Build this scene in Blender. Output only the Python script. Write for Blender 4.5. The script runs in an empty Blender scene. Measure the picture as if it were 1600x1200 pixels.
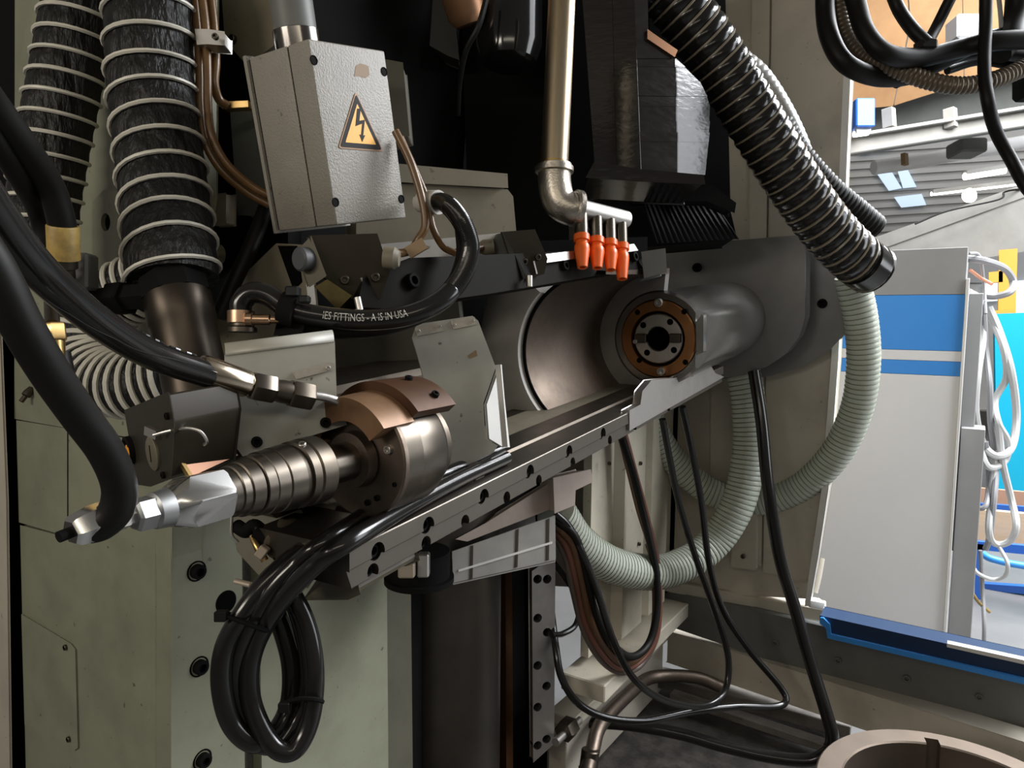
import bpy, bmesh, math, random
from mathutils import Vector, Matrix
random.seed(4)
V = Vector
SC = bpy.context.scene
COL = SC.collection
# ------------------------------------------------------------------ camera
FPX = 1100.0
CAM = V((0, 0, 1.75))
yaw, pitch, roll = math.radians(33), math.radians(5.2), math.radians(0.5)
Fh = V((-math.sin(yaw), math.cos(yaw), 0)); Rh = V((math.cos(yaw), math.sin(yaw), 0)); Zw = V((0, 0, 1))
FW = Fh*math.cos(pitch) - Zw*math.sin(pitch)
U0 = Fh*math.sin(pitch) + Zw*math.cos(pitch)
RT = Rh*math.cos(roll) + U0*math.sin(roll)
UP = U0*math.cos(roll) - Rh*math.sin(roll)
cd = bpy.data.cameras.new('camera'); cam = bpy.data.objects.new('camera', cd); COL.objects.link(cam)
m = Matrix((RT, UP, -FW)).transposed().to_4x4(); m.translation = CAM; cam.matrix_world = m
cd.sensor_width = 36; cd.lens = FPX/1600*36; cd.clip_start = 0.02; cd.clip_end = 200
SC.camera = cam
SC.view_settings.view_transform = 'Standard'; SC.view_settings.look = 'None'
SC.view_settings.gamma = 1; SC.view_settings.use_curve_mapping = False
SC.view_settings.exposure = 0.0

def P(x, y, z): return CAM + RT*((x-800)/FPX*z) + UP*((600-y)/FPX*z) + FW*z
def D(vx, vy):  # direction whose vanishing point is the photo point (vx, vy)
    return (RT*((vx-800)/FPX) + UP*((600-vy)/FPX) + FW).normalized()
def ON(x, y, pl):
    d = RT*((x-800)/FPX) + UP*((600-y)/FPX) + FW
    t = (pl[0]-CAM).dot(pl[1])/d.dot(pl[1])
    return CAM + d*t
def proj(p):
    q = p-CAM; z = q.dot(FW); return (800+FPX*q.dot(RT)/z, 600-FPX*q.dot(UP)/z, z)
# ------------------------------------------------------------------ light
w = bpy.data.worlds.new('world'); SC.world = w; w.use_nodes = True
bg = w.node_tree.nodes['Background']; bg.inputs[0].default_value = (1.0, 0.95, 0.865, 1); bg.inputs[1].default_value = 0.15
def area(name, loc, target, sx, sy, e, col):
    l = bpy.data.lights.new(name, 'AREA'); l.shape = 'RECTANGLE'; l.size = sx; l.size_y = sy; l.energy = e; l.color = col
    o = bpy.data.objects.new(name, l); COL.objects.link(o); o.location = loc
    o.rotation_euler = (target-V(loc)).to_track_quat('-Z', 'Y').to_euler(); return o
HALL = P(1500, 500, 5.0)
area('hall_skylight', HALL + V((1.5, -0.5, 3.2)), HALL + V((0, 0, -1.5)), 4, 4, 1200, (0.95, 0.97, 1.0))
area('hall_daylight', V((2.3, 3.2, 2.8)), V((-1.0, 2.2, 1.4)), 1.5, 3.0, 82, (0.93, 0.96, 1.0))  # unseen area light added for hall daylight, sized so the ram mirrors it
area('far_wall_fill', P(1500, 330, 9.0) + V((0, 0, 2.6)), P(1480, 300, 11.0), 5, 2, 60, (0.97, 0.98, 1.0))  # added area light that brightens the far hall cladding
area('left_front_fill', V((-1.15, -1.9, 2.5)), V((-0.75, 1.2, 1.45)), 1.3, 0.35, 26, (1.0, 0.92, 0.80))  # unseen fill added to brighten faces turned to the left front
area('machine_lamp', V((0.35, -0.60, 2.50)), V((-1.0, 0.85, 1.2)), 1.8, 0.16, 5.5, (1.0, 0.90, 0.73))
# ------------------------------------------------------------------ materials
MATS = {}
def mat(name, col, rough=0.5, metal=0.0, spec=0.5, grime=0.0, gcol=None, scale=9.0, bump=0.0, bscale=60, stretch=None, coat=0.0, emit=0.0, rvar=0.0, speck=0.0, bdist=0.002):
    if name in MATS: return MATS[name]
    M = bpy.data.materials.new(name); M.use_nodes = True; nt = M.node_tree; N = nt.nodes; L = nt.links
    b = N['Principled BSDF']; b.inputs['Roughness'].default_value = rough; b.inputs['Metallic'].default_value = metal; b.inputs['Specular IOR Level'].default_value = spec
    c4 = (*col, 1); b.inputs['Base Color'].default_value = c4
    if coat: b.inputs['Coat Weight'].default_value = coat; b.inputs['Coat Roughness'].default_value = 0.08
    if emit: b.inputs['Emission Color'].default_value = c4; b.inputs['Emission Strength'].default_value = emit
    tc = N.new('ShaderNodeTexCoord'); mp = N.new('ShaderNodeMapping'); L.new(tc.outputs['Object'], mp.inputs[0])
    if stretch: mp.inputs['Scale'].default_value = stretch
    if grime or rvar:
        n = N.new('ShaderNodeTexNoise'); n.inputs['Scale'].default_value = scale; n.inputs['Detail'].default_value = 7; n.inputs['Roughness'].default_value = 0.62
        L.new(mp.outputs[0], n.inputs['Vector'])
        r = N.new('ShaderNodeValToRGB'); r.color_ramp.elements[0].position = 0.42; r.color_ramp.elements[1].position = 0.72
        L.new(n.outputs['Fac'], r.inputs[0])
        if grime:
            mx = N.new('ShaderNodeMix'); mx.data_type = 'RGBA'
            mul = N.new('ShaderNodeMath'); mul.operation = 'MULTIPLY'; mul.inputs[1].default_value = grime
            L.new(r.outputs[0], mul.inputs[0]); L.new(mul.outputs[0], mx.inputs['Factor'])
            mx.inputs['A'].default_value = c4
            g = gcol or tuple(x*0.45 for x in col); mx.inputs['B'].default_value = (*g, 1)
            out = mx.outputs['Result']
            if speck:
                n3 = N.new('ShaderNodeTexNoise'); n3.inputs['Scale'].default_value = 48; n3.inputs['Detail'].default_value = 3
                L.new(tc.outputs['Object'], n3.inputs['Vector'])
                r3 = N.new('ShaderNodeValToRGB'); r3.color_ramp.elements[0].position = 0.70; r3.color_ramp.elements[1].position = 0.73
                L.new(n3.outputs['Fac'], r3.inputs[0])
                mu3 = N.new('ShaderNodeMath'); mu3.operation = 'MULTIPLY'; mu3.inputs[1].default_value = speck; L.new(r3.outputs[0], mu3.inputs[0])
                m3 = N.new('ShaderNodeMix'); m3.data_type = 'RGBA'; L.new(mu3.outputs[0], m3.inputs['Factor']); L.new(out, m3.inputs['A'])
                m3.inputs['B'].default_value = (0.06, 0.05, 0.04, 1); out = m3.outputs['Result']
            L.new(out, b.inputs['Base Color'])
        if rvar:
            ma = N.new('ShaderNodeMath'); ma.operation = 'MULTIPLY_ADD'; ma.inputs[1].default_value = rvar; ma.inputs[2].default_value = rough
            L.new(n.outputs['Fac'], ma.inputs[0]); L.new(ma.outputs[0], b.inputs['Roughness'])
    if bump:
        n2 = N.new('ShaderNodeTexNoise'); n2.inputs['Scale'].default_value = bscale; n2.inputs['Detail'].default_value = 4
        L.new(mp.outputs[0], n2.inputs['Vector'])
        bp = N.new('ShaderNodeBump'); bp.inputs['Strength'].default_value = bump; bp.inputs['Distance'].default_value = bdist
        L.new(n2.outputs['Fac'], bp.inputs['Height']); L.new(bp.outputs[0], b.inputs['Normal'])
    MATS[name] = M; return M
PGREEN = mat('green_grey_paint', (0.28, 0.285, 0.205), 0.42, grime=0.5, scale=5, speck=0.7, bump=0.12, bscale=300)
PGREY = mat('grey_paint', (0.52, 0.495, 0.455), 0.40, grime=0.45, scale=7, speck=0.7, rvar=0.15)
PLATE = mat('light_grey_paint', (0.39, 0.38, 0.33), 0.40, grime=0.35, scale=8, speck=0.8)
PBOX = mat('enclosure_paint', (0.27, 0.252, 0.217), 0.45, grime=0.28, scale=12, speck=0.5, bump=0.5, bscale=330)
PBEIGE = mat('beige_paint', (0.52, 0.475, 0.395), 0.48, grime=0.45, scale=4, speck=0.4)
PBEIGED = mat('dimmed_beige_paint', (0.20, 0.175, 0.125), 0.42, grime=0.5, scale=7, speck=0.6, rvar=0.15)  # darker copy of the beige for strongly lit parts; dimming put into colour
PCREAM = mat('cream_sheet', (0.62, 0.57, 0.46), 0.45, grime=0.4, scale=6, speck=0.5)
PDARKG = mat('dark_grey_paint', (0.13, 0.135, 0.125), 0.5, grime=0.4, scale=6)
WHITE = mat('white_paint', (0.72, 0.71, 0.68), 0.4, grime=0.15)
STEEL = mat('bright_steel', (0.62, 0.60, 0.57), 0.30, 1, grime=0.4, scale=14, rvar=0.2)
DSTEEL = mat('oily_dark_steel', (0.12, 0.102, 0.082), 0.30, 1, grime=0.5, scale=12, rvar=0.22)
MSTEEL = mat('machined_steel', (0.155, 0.135, 0.112), 0.22, 1, grime=0.4, scale=16, rvar=0.2)
RSTEEL = mat('rail_steel', (0.165, 0.148, 0.126), 0.33, 1, grime=0.4, scale=6, rvar=0.2)
BRSTEEL = mat('brushed_brown_steel', (0.20, 0.16, 0.13), 0.34, 1, grime=0.5, scale=30, rvar=0.25)
BRONZE = mat('bronze', (0.38, 0.18, 0.075), 0.32, 1, grime=0.4, scale=14, rvar=0.2)
RUSTP = mat('rusty_brown_steel', (0.20, 0.085, 0.035), 0.34, 0.8, grime=0.6, scale=20, rvar=0.2)
ALU = mat('aluminium', (0.62, 0.62, 0.61), 0.22, 1, grime=0.12, scale=20)
ALUM = mat('milled_aluminium', (0.42, 0.43, 0.43), 0.42, 1)
BRASS = mat('brass', (0.62, 0.42, 0.17), 0.32, 1, grime=0.5, scale=30)
PIPEST = mat('stained_steel_pipe', (0.52, 0.43, 0.30), 0.24, 1, grime=0.55, gcol=(0.36, 0.24, 0.13), scale=9, stretch=(6, 6, 0.7), rvar=0.15)
CASTI = mat('cast_fitting', (0.48, 0.44, 0.38), 0.36, 1, grime=0.5, scale=22, bump=0.3, bscale=200)
RUB = mat('black_rubber', (0.010, 0.0096, 0.009), 0.14, spec=0.45, rvar=0.08, scale=30)
RUBD = mat('dull_black_rubber', (0.007, 0.0067, 0.006), 0.42, spec=0.2, rvar=0.12, scale=25)
FAB = mat('black_duct_fabric', (0.010, 0.010, 0.0095), 0.5, spec=0.3, bump=1.0, bscale=45, stretch=(1, 1, 0.3), bdist=0.02)
GLOSS = mat('black_oily_gloss', (0.010, 0.008, 0.007), 0.07, rvar=0.16, scale=8, bump=0.35, bscale=26, stretch=(1, 1, 3))
MATTB = mat('matt_black', (0.005, 0.005, 0.005), 0.8, spec=0.12)  # black of real parts; also keeps recess shade black by colour
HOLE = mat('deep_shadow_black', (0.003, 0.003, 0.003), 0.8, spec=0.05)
WIRE = mat('grey_spiral', (0.68, 0.655, 0.57), 0.42, grime=0.4, scale=20)
WIREB = mat('bronze_spiral', (0.22, 0.185, 0.13), 0.35, grime=0.3, scale=20)
BCAB = mat('brown_cable', (0.11, 0.052, 0.022), 0.34, grime=0.4, scale=30)
OCAB = mat('ochre_cable', (0.14, 0.072, 0.024), 0.34, grime=0.5, scale=30)
GRNH = mat('green_grey_hose', (0.50, 0.54, 0.455), 0.30, grime=0.3, scale=10, gcol=(0.26, 0.25, 0.17))
GRNR = mat('green_grey_hose_rib', (0.50, 0.52, 0.44), 0.34)
ORNG = mat('orange_plastic', (0.80, 0.125, 0.010), 0.35, grime=0.2, scale=30)
YEL = mat('warning_yellow', (0.90, 0.42, 0.012), 0.4, grime=0.12, scale=40)
SYMB = mat('warning_black', (0.006, 0.006, 0.006), 0.5, spec=0.15)
SORG = mat('sign_border_brown', (0.34, 0.16, 0.05), 0.45)
TAPE = mat('yellow_tape', (0.40, 0.27, 0.07), 0.5, grime=0.8, scale=35, gcol=(0.10, 0.07, 0.03))
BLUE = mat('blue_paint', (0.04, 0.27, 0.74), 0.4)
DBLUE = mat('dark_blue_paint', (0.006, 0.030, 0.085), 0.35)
LBLUE = mat('bench_blue', (0.03, 0.13, 0.50), 0.35)
CYAN = mat('cyan_paint', (0.0, 0.30, 0.46), 0.45)
CABW = mat('cabinet_white', (0.74, 0.735, 0.735), 0.42, grime=0.06, scale=2)
CABG = mat('cabinet_grey', (0.30, 0.30, 0.30), 0.45, grime=0.2, scale=3)
CONC = mat('concrete', (0.27, 0.26, 0.235), 0.8, grime=0.35, scale=4)
RIBW = mat('ribbed_sheet', (0.42, 0.41, 0.39), 0.5, grime=0.15, scale=2)
TAN = mat('tan_timber', (0.30, 0.165, 0.070), 0.55, grime=0.7, scale=2.2, gcol=(0.17, 0.075, 0.025))
WOOD = mat('bench_wood', (0.72, 0.52, 0.33), 0.5, grime=0.25, scale=6, stretch=(1, 8, 8))
YELC = mat('crane_orange', (0.62, 0.27, 0.035), 0.45)
GCAB = mat('grey_cable', (0.55, 0.55, 0.54), 0.4)
GCAB2 = mat('slate_cable', (0.30, 0.30, 0.31), 0.4)
SALM = mat('salmon_cable', (0.75, 0.32, 0.20), 0.4)
LAMPW = mat('lamp_tube', (1.0, 0.97, 0.90), 0.4, emit=5.0)
SKYP = mat('skylight_pane', (0.60, 0.74, 0.90), 0.3, emit=0.55)
CHIP = mat('oily_chips', (0.030, 0.027, 0.024), 0.55, grime=0.8, scale=14, gcol=(0.11, 0.10, 0.085), bump=1.0, bscale=90)
PANM = mat('dirty_pan_steel', (0.15, 0.14, 0.125), 0.45, grime=0.7, scale=9, speck=1.0, gcol=(0.05, 0.045, 0.04))
FLOORM = mat('hall_floor', (0.15, 0.15, 0.15), 0.5, grime=0.3, scale=3)
GOLD = mat('ring_steel', (0.17, 0.135, 0.105), 0.42, 0.7, grime=0.3, scale=12)
AMBER = mat('amber_glass', (0.75, 0.30, 0.02), 0.2)
PRINT = mat('white_print', (0.48, 0.48, 0.44), 0.6)
NPLATE = mat('name_plate', (0.48, 0.44, 0.37), 0.4, 0.5, grime=0.6, scale=40)
STAIN = mat('brown_residue', (0.24, 0.155, 0.08), 0.6)
# ------------------------------------------------------------------ mesh helpers
def thing(name, label, cat, loc, group=None):
    o = bpy.data.objects.new(name, None); o.empty_display_size = 0.05; COL.objects.link(o); o.location = loc
    tag(o, label, cat, group); return o
def tag(o, label=None, cat=None, group=None, kind=None):
    if label: o['label'] = label
    if cat: o['category'] = cat
    if group: o['group'] = group
    if kind: o['kind'] = kind
    return o
def root_loc(o):
    l = V((0, 0, 0))
    while o is not None: l = l + o.location; o = o.parent
    return l
def setpar(o, par):
    if par is not None:
        o.parent = par; o.matrix_parent_inverse = Matrix.Translation(-root_loc_basis(par))
def root_loc_basis(par):
    # things are Empties with a pure translation; mesh parts sit at the world origin
    return par.location.copy() if par.type == 'EMPTY' else V((0, 0, 0))
def mk(name, vf, mt, par=None, ang=35, bevel=0.0, seg=1):
    me = bpy.data.meshes.new(name); me.from_pydata([tuple(v) for v in vf[0]], [], vf[1])
    bm = bmesh.new(); bm.from_mesh(me)
    if bevel:
        bmesh.ops.bevel(bm, geom=list(bm.edges), offset=bevel, segments=seg, profile=0.6, affect='EDGES', clamp_overlap=True)
    bmesh.ops.recalc_face_normals(bm, faces=bm.faces)
    bm.to_mesh(me); bm.free()
    me.polygons.foreach_set('use_smooth', [True]*len(me.polygons)); me.set_sharp_from_angle(angle=math.radians(ang))
    me.materials.append(mt); o = bpy.data.objects.new(name, me); COL.objects.link(o); setpar(o, par); return o
def join(*vfs):
    vs, fs = [], []
    for v, f in vfs:
        k = len(vs); vs += list(v); fs += [tuple(i+k for i in q) for q in f]
    return vs, fs
def prism(pts, dirv):
    n = len(pts); vs = [V(p) for p in pts] + [V(p)+dirv for p in pts]
    return vs, [tuple(range(n)), tuple(range(2*n-1, n-1, -1))] + [(i, (i+1) % n, n+(i+1) % n, n+i) for i in range(n)]
def slab(name, pts, pl, t, mt, par=None, bevel=0.0015, seg=1, off=0.0):
    n = pl[1]
    q = [ON(x, y, pl)+n*off for x, y in pts]
    return mk(name, prism(q, -n*t), mt, par, bevel=bevel, seg=seg)
def obox(c, ax, ay, az, sx, sy, sz):
    vs = [c+ax*(i*sx/2)+ay*(j*sy/2)+az*(k*sz/2) for i in (-1, 1) for j in (-1, 1) for k in (-1, 1)]
    return vs, [(0, 1, 3, 2), (4, 6, 7, 5), (0, 4, 5, 1), (2, 3, 7, 6), (0, 2, 6, 4), (1, 5, 7, 3)]
def bar(p1, p2, w, h, up=None):
    a = (p2-p1).normalized(); up = up or Zw; s = a.cross(up).normalized(); u = s.cross(a)
    return obox((p1+p2)/2, a, s, u, (p2-p1).length, w, h)
def perp(d):
    r = V((0, 0, 1)) if abs(d.z) < 0.9 else V((1, 0, 0))
    a = d.cross(r).normalized(); return a, a.cross(d).normalized()
def lathe(o, d, prof, n=40, a0=0.0, a1=360.0, ax=None, cap=True):
    """prof: (t, r) along d from o; angles measured from ax towards d x ax"""
    d = d.normalized(); u, v = perp(d)
    if ax is not None:
        u = (ax - d*ax.dot(d)).normalized(); v = d.cross(u)
    full = abs(a1-a0) >= 359.9; m = n if full else n+1
    vs = []; fs = []; rings = []
    for t, r in prof:
        if r < 1e-6: vs.append(o+d*t); rings.append([len(vs)-1]*m); continue
        k = len(vs)
        for i in range(m):
            a = math.radians(a0+(a1-a0)*i/n); vs.append(o+d*t+(u*math.cos(a)+v*math.sin(a))*r)
        rings.append(list(range(k, k+m)))
    for A, B in zip(rings, rings[1:]):
        for i in range(n):
            j = (i+1) % m
            f = []
            for q in (A[i], A[j], B[j], B[i]):
                if q not in f: f.append(q)
            if len(f) > 2: fs.append(tuple(f))
    if cap and full:
        for R_ in (rings[0], rings[-1]):
            if len(set(R_)) > 2: fs.append(tuple(R_))
    if not full and cap:
        fs.append(tuple(r[0] for r in rings)); fs.append(tuple(r[-1] for r in rings))
    return vs, fs
def crom(pts, n=8):
    pts = [V(p) for p in pts]; q = [pts[0]*2-pts[1]] + pts + [pts[-1]*2-pts[-2]]; out = []
    for i in range(1, len(q)-2):
        a, b, c, e = q[i-1], q[i], q[i+1], q[i+2]
        for k in range(n):
            t = k/n; t2 = t*t; t3 = t2*t
            out.append(0.5*((2*b)+(c-a)*t+(2*a-5*b+4*c-e)*t2+(3*b-a-3*c+e)*t3))
    out.append(pts[-1]); return out
def resample(path, step):
    s = [0.0]
    for a, b in zip(path, path[1:]): s.append(s[-1]+(b-a).length)
    n = max(2, int(s[-1]/step)); out = []; j = 0
    for i in range(n+1):
        t = s[-1]*i/n
        while j < len(s)-2 and s[j+1] < t: j += 1
        f = (t-s[j])/max(1e-9, s[j+1]-s[j]); out.append(path[j].lerp(path[j+1], min(1, max(0, f))))
    return out, s[-1]
def frames(path):
    T = []
    for i in range(len(path)):
        T.append((path[min(i+1, len(path)-1)]-path[max(i-1, 0)]).normalized())
    u, _ = perp(T[0]); fr = []
    for t in T:
        u = (u-t*u.dot(t)).normalized(); fr.append((u, t.cross(u)))
    return T, fr
def sweep(path, rad, sides=12, closed=False):
    T, fr = frames(path); vs = []; fs = []; n = len(path)
    for i, p in enumerate(path):
        r = rad[i] if isinstance(rad, (list, tuple)) else rad
        u, v = fr[i]
        for k in range(sides):
            a = 2*math.pi*k/sides; vs.append(p+(u*math.cos(a)+v*math.sin(a))*r)
    for i in range(n-1):
        for k in range(sides):
            j = (k+1) % sides; fs.append((i*sides+k, i*sides+j, (i+1)*sides+j, (i+1)*sides+k))
    fs.append(tuple(range(sides-1, -1, -1))); fs.append(tuple((n-1)*sides+k for k in range(sides)))
    return vs, fs
def pxpath(pts, n=8): return crom([P(*p) for p in pts], n)
def pxr(wpx, z): return wpx/2*z/FPX
def tube(pts, wpx, sides=12, n=8):
    z = sum(p[2] for p in pts)/len(pts)
    return sweep(pxpath(pts, n), pxr(wpx, z), sides)
def ribbed(pts, r, pitch, amp, sides=20, per=6, shape='sin'):
    path, L = resample(crom(pts, 14), pitch/per)
    rad = []
    for i in range(len(path)):
        ph = (i/(len(path)-1)*L/pitch) % 1
        k = 0.5-0.5*math.cos(2*math.pi*ph)
        if shape == 'sharp': k = k**3
        if shape == 'bulge': k = k**0.5
        rad.append(r*(1-amp)+r*amp*k)
    return sweep(path, rad, sides)
def helix(pts, r, pitch, wr, per=22, sides=6, skew=None):
    path, L = resample(crom(pts, 14), pitch/per); T, fr = frames(path); out = []
    for i, p in enumerate(path):
        a = 2*math.pi*i/per; u, v = fr[i]; out.append(p+(u*math.cos(a)+v*math.sin(a))*r)
    return sweep(out, wr, sides)
SHARE = {}
def inst(key, name, build, mt, par, M):
    """a small repeated part: shared mesh, own object, placed by matrix M"""
    if key not in SHARE:
        o = mk(name, build(), mt, None); SHARE[key] = o.data; bpy.data.objects.remove(o)
    o = bpy.data.objects.new(name, SHARE[key]); COL.objects.link(o)
    if par is not None:
        o.parent = par; o.matrix_parent_inverse = Matrix.Translation(-root_loc_basis(par))
    o.matrix_basis = M; return o
def frame_at(p, n, s=1.0, tw=0.0):
    u, v = perp(n); M = Matrix((u, v, n)).transposed().to_4x4() @ Matrix.Rotation(tw, 4, 'Z') @ Matrix.Scale(s, 4); M.translation = p; return M
def bolt_vf():
    o = V((0, 0, 0)); z = V((0, 0, 1))
    outer = lathe(o, z, [(-0.2, 1.0), (0.75, 1.0), (0.9, 0.88), (0.9, 0.56)], 20, cap=False)
    hexr = lathe(o, z, [(0.9, 0.56), (0.3, 0.52), (0.3, 0.0)], 6, cap=False)
    return join(outer, hexr)
def bolt(par, p, n, r, mt=None, name='bolt', tw=0.0):
    mt = mt or DSTEEL
    return inst('bolt'+mt.name, name, bolt_vf, mt, par, frame_at(p, n, r, tw))
def hexnut(o, d, L, r, ch=0.12): # chamfered hexagon
    n = 6
    return lathe(o, d, [(0, r*(1-ch)), (L*0.10, r), (L*0.90, r), (L, r*(1-ch))], 6)
def cut(o, vfs, op='DIFFERENCE'):
    c = mk('cutter', join(*vfs), HOLE)
    md = o.modifiers.new('b', 'BOOLEAN'); md.object = c; md.operation = op; md.solver = 'EXACT'; md.use_self = True
    dg = bpy.context.evaluated_depsgraph_get(); me = bpy.data.meshes.new_from_object(o.evaluated_get(dg))
    old = o.data; o.modifiers.clear(); o.data = me; me.name = old.name
    cm = c.data; bpy.data.objects.remove(c); bpy.data.meshes.remove(cm); bpy.data.meshes.remove(old)
    me.polygons.foreach_set('use_smooth', [True]*len(me.polygons)); me.set_sharp_from_angle(angle=math.radians(35))
    return o
def cyl(p, d, r, t0, t1, n=18): return lathe(p, d, [(t0, r), (t1, r)], n)
Xw = V((1, 0, 0)); Yw = V((0, 1, 0))
# ================================================================== SETTING
WB = (P(1043, 960, 3.0), -Yw)                       # rear wall of the machine enclosure
yb = WB[0].y
def struct(o, par=None): o['kind'] = 'structure'; return o
def poly3(name, pts, dirv, mt, par=None, bevel=0.0): return mk(name, prism(pts, dirv), mt, par, bevel=bevel)
fl = struct(mk('floor', obox(V((1.0, 4.0, -0.05)), Xw, Yw, Zw, 26, 26, 0.1), FLOORM))
wallb = struct(slab('wall_back', [(560, -260), (1338, -260), (1330, 120), (1311, 560), (1296, 760), (1268, 935), (560, 900)], WB, 0.05, PBEIGE, bevel=0.002))
for nm, pts, t, o in (('pillar_panel', [(1214, -260), (1326, -260), (1318, 140), (1300, 560), (1284, 760), (1262, 905), (1196, 890)], 0.02, 0.022),
                      ('pillar_panel', [(1120, -260), (1178, -260), (1165, 858), (1112, 846)], 0.012, 0.014),
                      ('wall_rib', [(1183, -260), (1208, -260), (1191, 880), (1170, 868)], 0.02, 0.030)):
    slab(nm, pts, WB, t, PBEIGE, wallb, 0.004, 2, off=o)
slab('foot_bracket', [(1150, 796), (1188, 792), (1187, 884), (1150, 878)], WB, 0.03, PBEIGE, wallb, 0.002, off=0.06)
bolt(wallb, ON(1168, 862, WB)+V((0, -0.065, 0)), -Yw, 0.009)
tr = struct(slab('trim_1', [(1327, -260), (1339, -260), (1331, 120), (1312, 560), (1297, 760), (1282, 860), (1268, 940), (1262, 940), (1274, 860), (1288, 760), (1303, 560), (1322, 120)], WB, 0.035, WHITE, bevel=0.002, off=0.045))
# side wall of the enclosure, folded sheet
SWP = (P(1043, 960, 3.0), Xw)
xs = SWP[0].x
ywall = [2.05, 2.22, 2.24, 2.42, 2.44, 2.47, 2.49, 2.66, 2.68, 2.80, 2.84, yb]
xo = [0, 0, .035, .035, 0, 0, .035, .035, 0, 0, .02, .02]
pts = [V((xs+a, b, 0.62)) for a, b in zip(xo, ywall)] + [V((xs-0.03, b, 0.62)) for b in (yb, 2.05)]
wl = struct(mk('wall_right_of_column', prism(pts, Zw*2.2), PCREAM, bevel=0.0)); wl.name = 'wall_side'
for (x, y) in ((985, 722), (983, 780), (983, 847), (935, 722), (921, 845)):
    bolt(wl, ON(x, y, SWP)+Xw*0.038, Xw, 0.007, name='screw')
# enclosure roof and the panel at the left edge of the photo
struct(mk('ceiling', obox(V((-1.3, 1.25, 3.2)), Xw, Yw, Zw, 2.4, 3.3, 0.05), PBEIGE))
WLP = (V((0, P(268, 900, 1.25).y-0.025, 0)), -Yw)
struct(slab('wall_left', [(-320, 300), (-6, 430), (-2, 500), (9, 780), (16, 1300), (-320, 1300)], WLP, 0.005, PBEIGE, bevel=0.002))
# dark plate below the window and blue sill
DP = (P(1030, 968, 3.02) + V((0, -0.03, 0)), -Yw)
dpl = slab('window_base_plate', [(1010, 915), (1288, 980), (1680, 1070), (1680, 1190), (1467, 1120), (1010, 966)], DP, 0.04, PDARKG, None, 0.002)
tag(dpl, 'dark grey bolted plate along the foot of the window opening', 'plate')
for (x, y) in ((1212, 1004), (1310, 1031), (1417, 1059), (1530, 1088)): bolt(dpl, ON(x, y, DP), -Yw, 0.012, PDARKG)
SP = (DP[0] + V((0, -0.06, 0)), -Yw)
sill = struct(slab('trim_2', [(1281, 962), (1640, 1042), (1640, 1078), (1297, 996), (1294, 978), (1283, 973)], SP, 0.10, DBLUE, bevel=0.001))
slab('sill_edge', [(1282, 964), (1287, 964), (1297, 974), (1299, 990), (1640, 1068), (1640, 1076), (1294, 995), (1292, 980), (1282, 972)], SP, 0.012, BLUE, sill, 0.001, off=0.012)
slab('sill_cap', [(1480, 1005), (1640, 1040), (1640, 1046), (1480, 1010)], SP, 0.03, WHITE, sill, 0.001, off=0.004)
# handle of the sliding door
hd = thing('door_handle', 'white rounded grip at the foot of the window frame', 'handle', P(1275, 940, 2.7))
mk('grip', tube([(1282, 872, 2.72), (1276, 905, 2.70), (1271, 925, 2.69)], 13), PBEIGE, hd)
mk('base', bar(P(1262, 940, 2.66), P(1284, 944, 2.66), 0.05, 0.03), WHITE, hd, bevel=0.006, seg=2)
# ================================================================== MACHINE BED at the foot of the wall
bed = thing('machine_bed', 'beige framed machine bed with dirty dark chip pan at lower right', 'machine bed', P(1043, 1100, 2.6))
ztop = P(1043, 985, 3.0).z
def LED(x, y): # ledge height plane
    return ON(x, y, (V((0, 0, ztop)), Zw))
A = LED(1043, 985); B = LED(1470, 1118); B2 = B + (B-A).normalized()*0.5
dr = (B2-A).normalized(); nb = V((-dr.y, dr.x, 0))
poly3('rear_ledge', [A, B2, B2+nb*0.09, A+nb*0.09], V((0, 0, -0.14)), PBEIGE, bed, 0.003)
zs2 = P(1110, 890, 3.0).z
mk('wall_ledge', bar(P(1020, 905, 3.02), P(1290, 955, 2.74), 0.10, 0.05), PBEIGE, bed, bevel=0.004)
# left ledge along Y
L1 = P(1046, 985, 3.0); L0 = V((L1.x-0.02, 1.97, L1.z))
mk('side_ledge', bar(L0+V((-0.05, 0, -0.02)), L1+V((-0.05, 0, -0.02)), 0.10, 0.04), PCREAM, bed, bevel=0.004)
mk('side_ledge_web', bar(L0+V((-0.06, 0, -0.15)), L1+V((-0.06, 0, -0.15)), 0.07, 0.24), PBEIGE, bed, bevel=0.003)
mk('upper_side_ledge', bar(V((xs+0.02, 1.97, L1.z+0.12)), V((xs+0.02, yb, L1.z+0.12)), 0.16, 0.06), PCREAM, bed, bevel=0.004)
zp = 0.16
mk('chip_pan', obox(V((-0.2, 1.9, zp-0.03)), Xw, Yw, Zw, 1.85, 1.95, 0.06), CHIP, bed)
# steel channels lying across the pan
for (x1, y1, x2, y2, wd, hh) in ((1010, 1052, 1330, 1135, 0.10, 0.05), (1050, 1085, 1290, 1165, 0.05, 0.03), (1085, 1062, 1340, 1122, 0.03, 0.03)):
    a = ON(x1, y1, (V((0, 0, zp+0.06)), Zw)); b = ON(x2, y2, (V((0, 0, zp+0.06)), Zw))
    mk('pan_channel', bar(a, b, wd, hh), PANM, bed, bevel=0.003)
pp = [(1130, 1075, 2.78), (1085, 1058, 2.80), (1020, 1058, 2.78), (985, 1082, 2.62), (940, 1130, 2.40), (925, 1175, 2.30), (915, 1215, 2.22)]
o = tag(mk('drain_pipe', tube(pp, 21, 14), BRSTEEL), 'bent brown steel pipe lying in the chip pan', 'pipe')
mk('clamp', lathe(P(921, 1186, 2.28), D(1514, 500).lerp(Zw, 0.8), [(-0.03, 0.03), (0.03, 0.03)], 16), DSTEEL, o, bevel=0.003)
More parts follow.
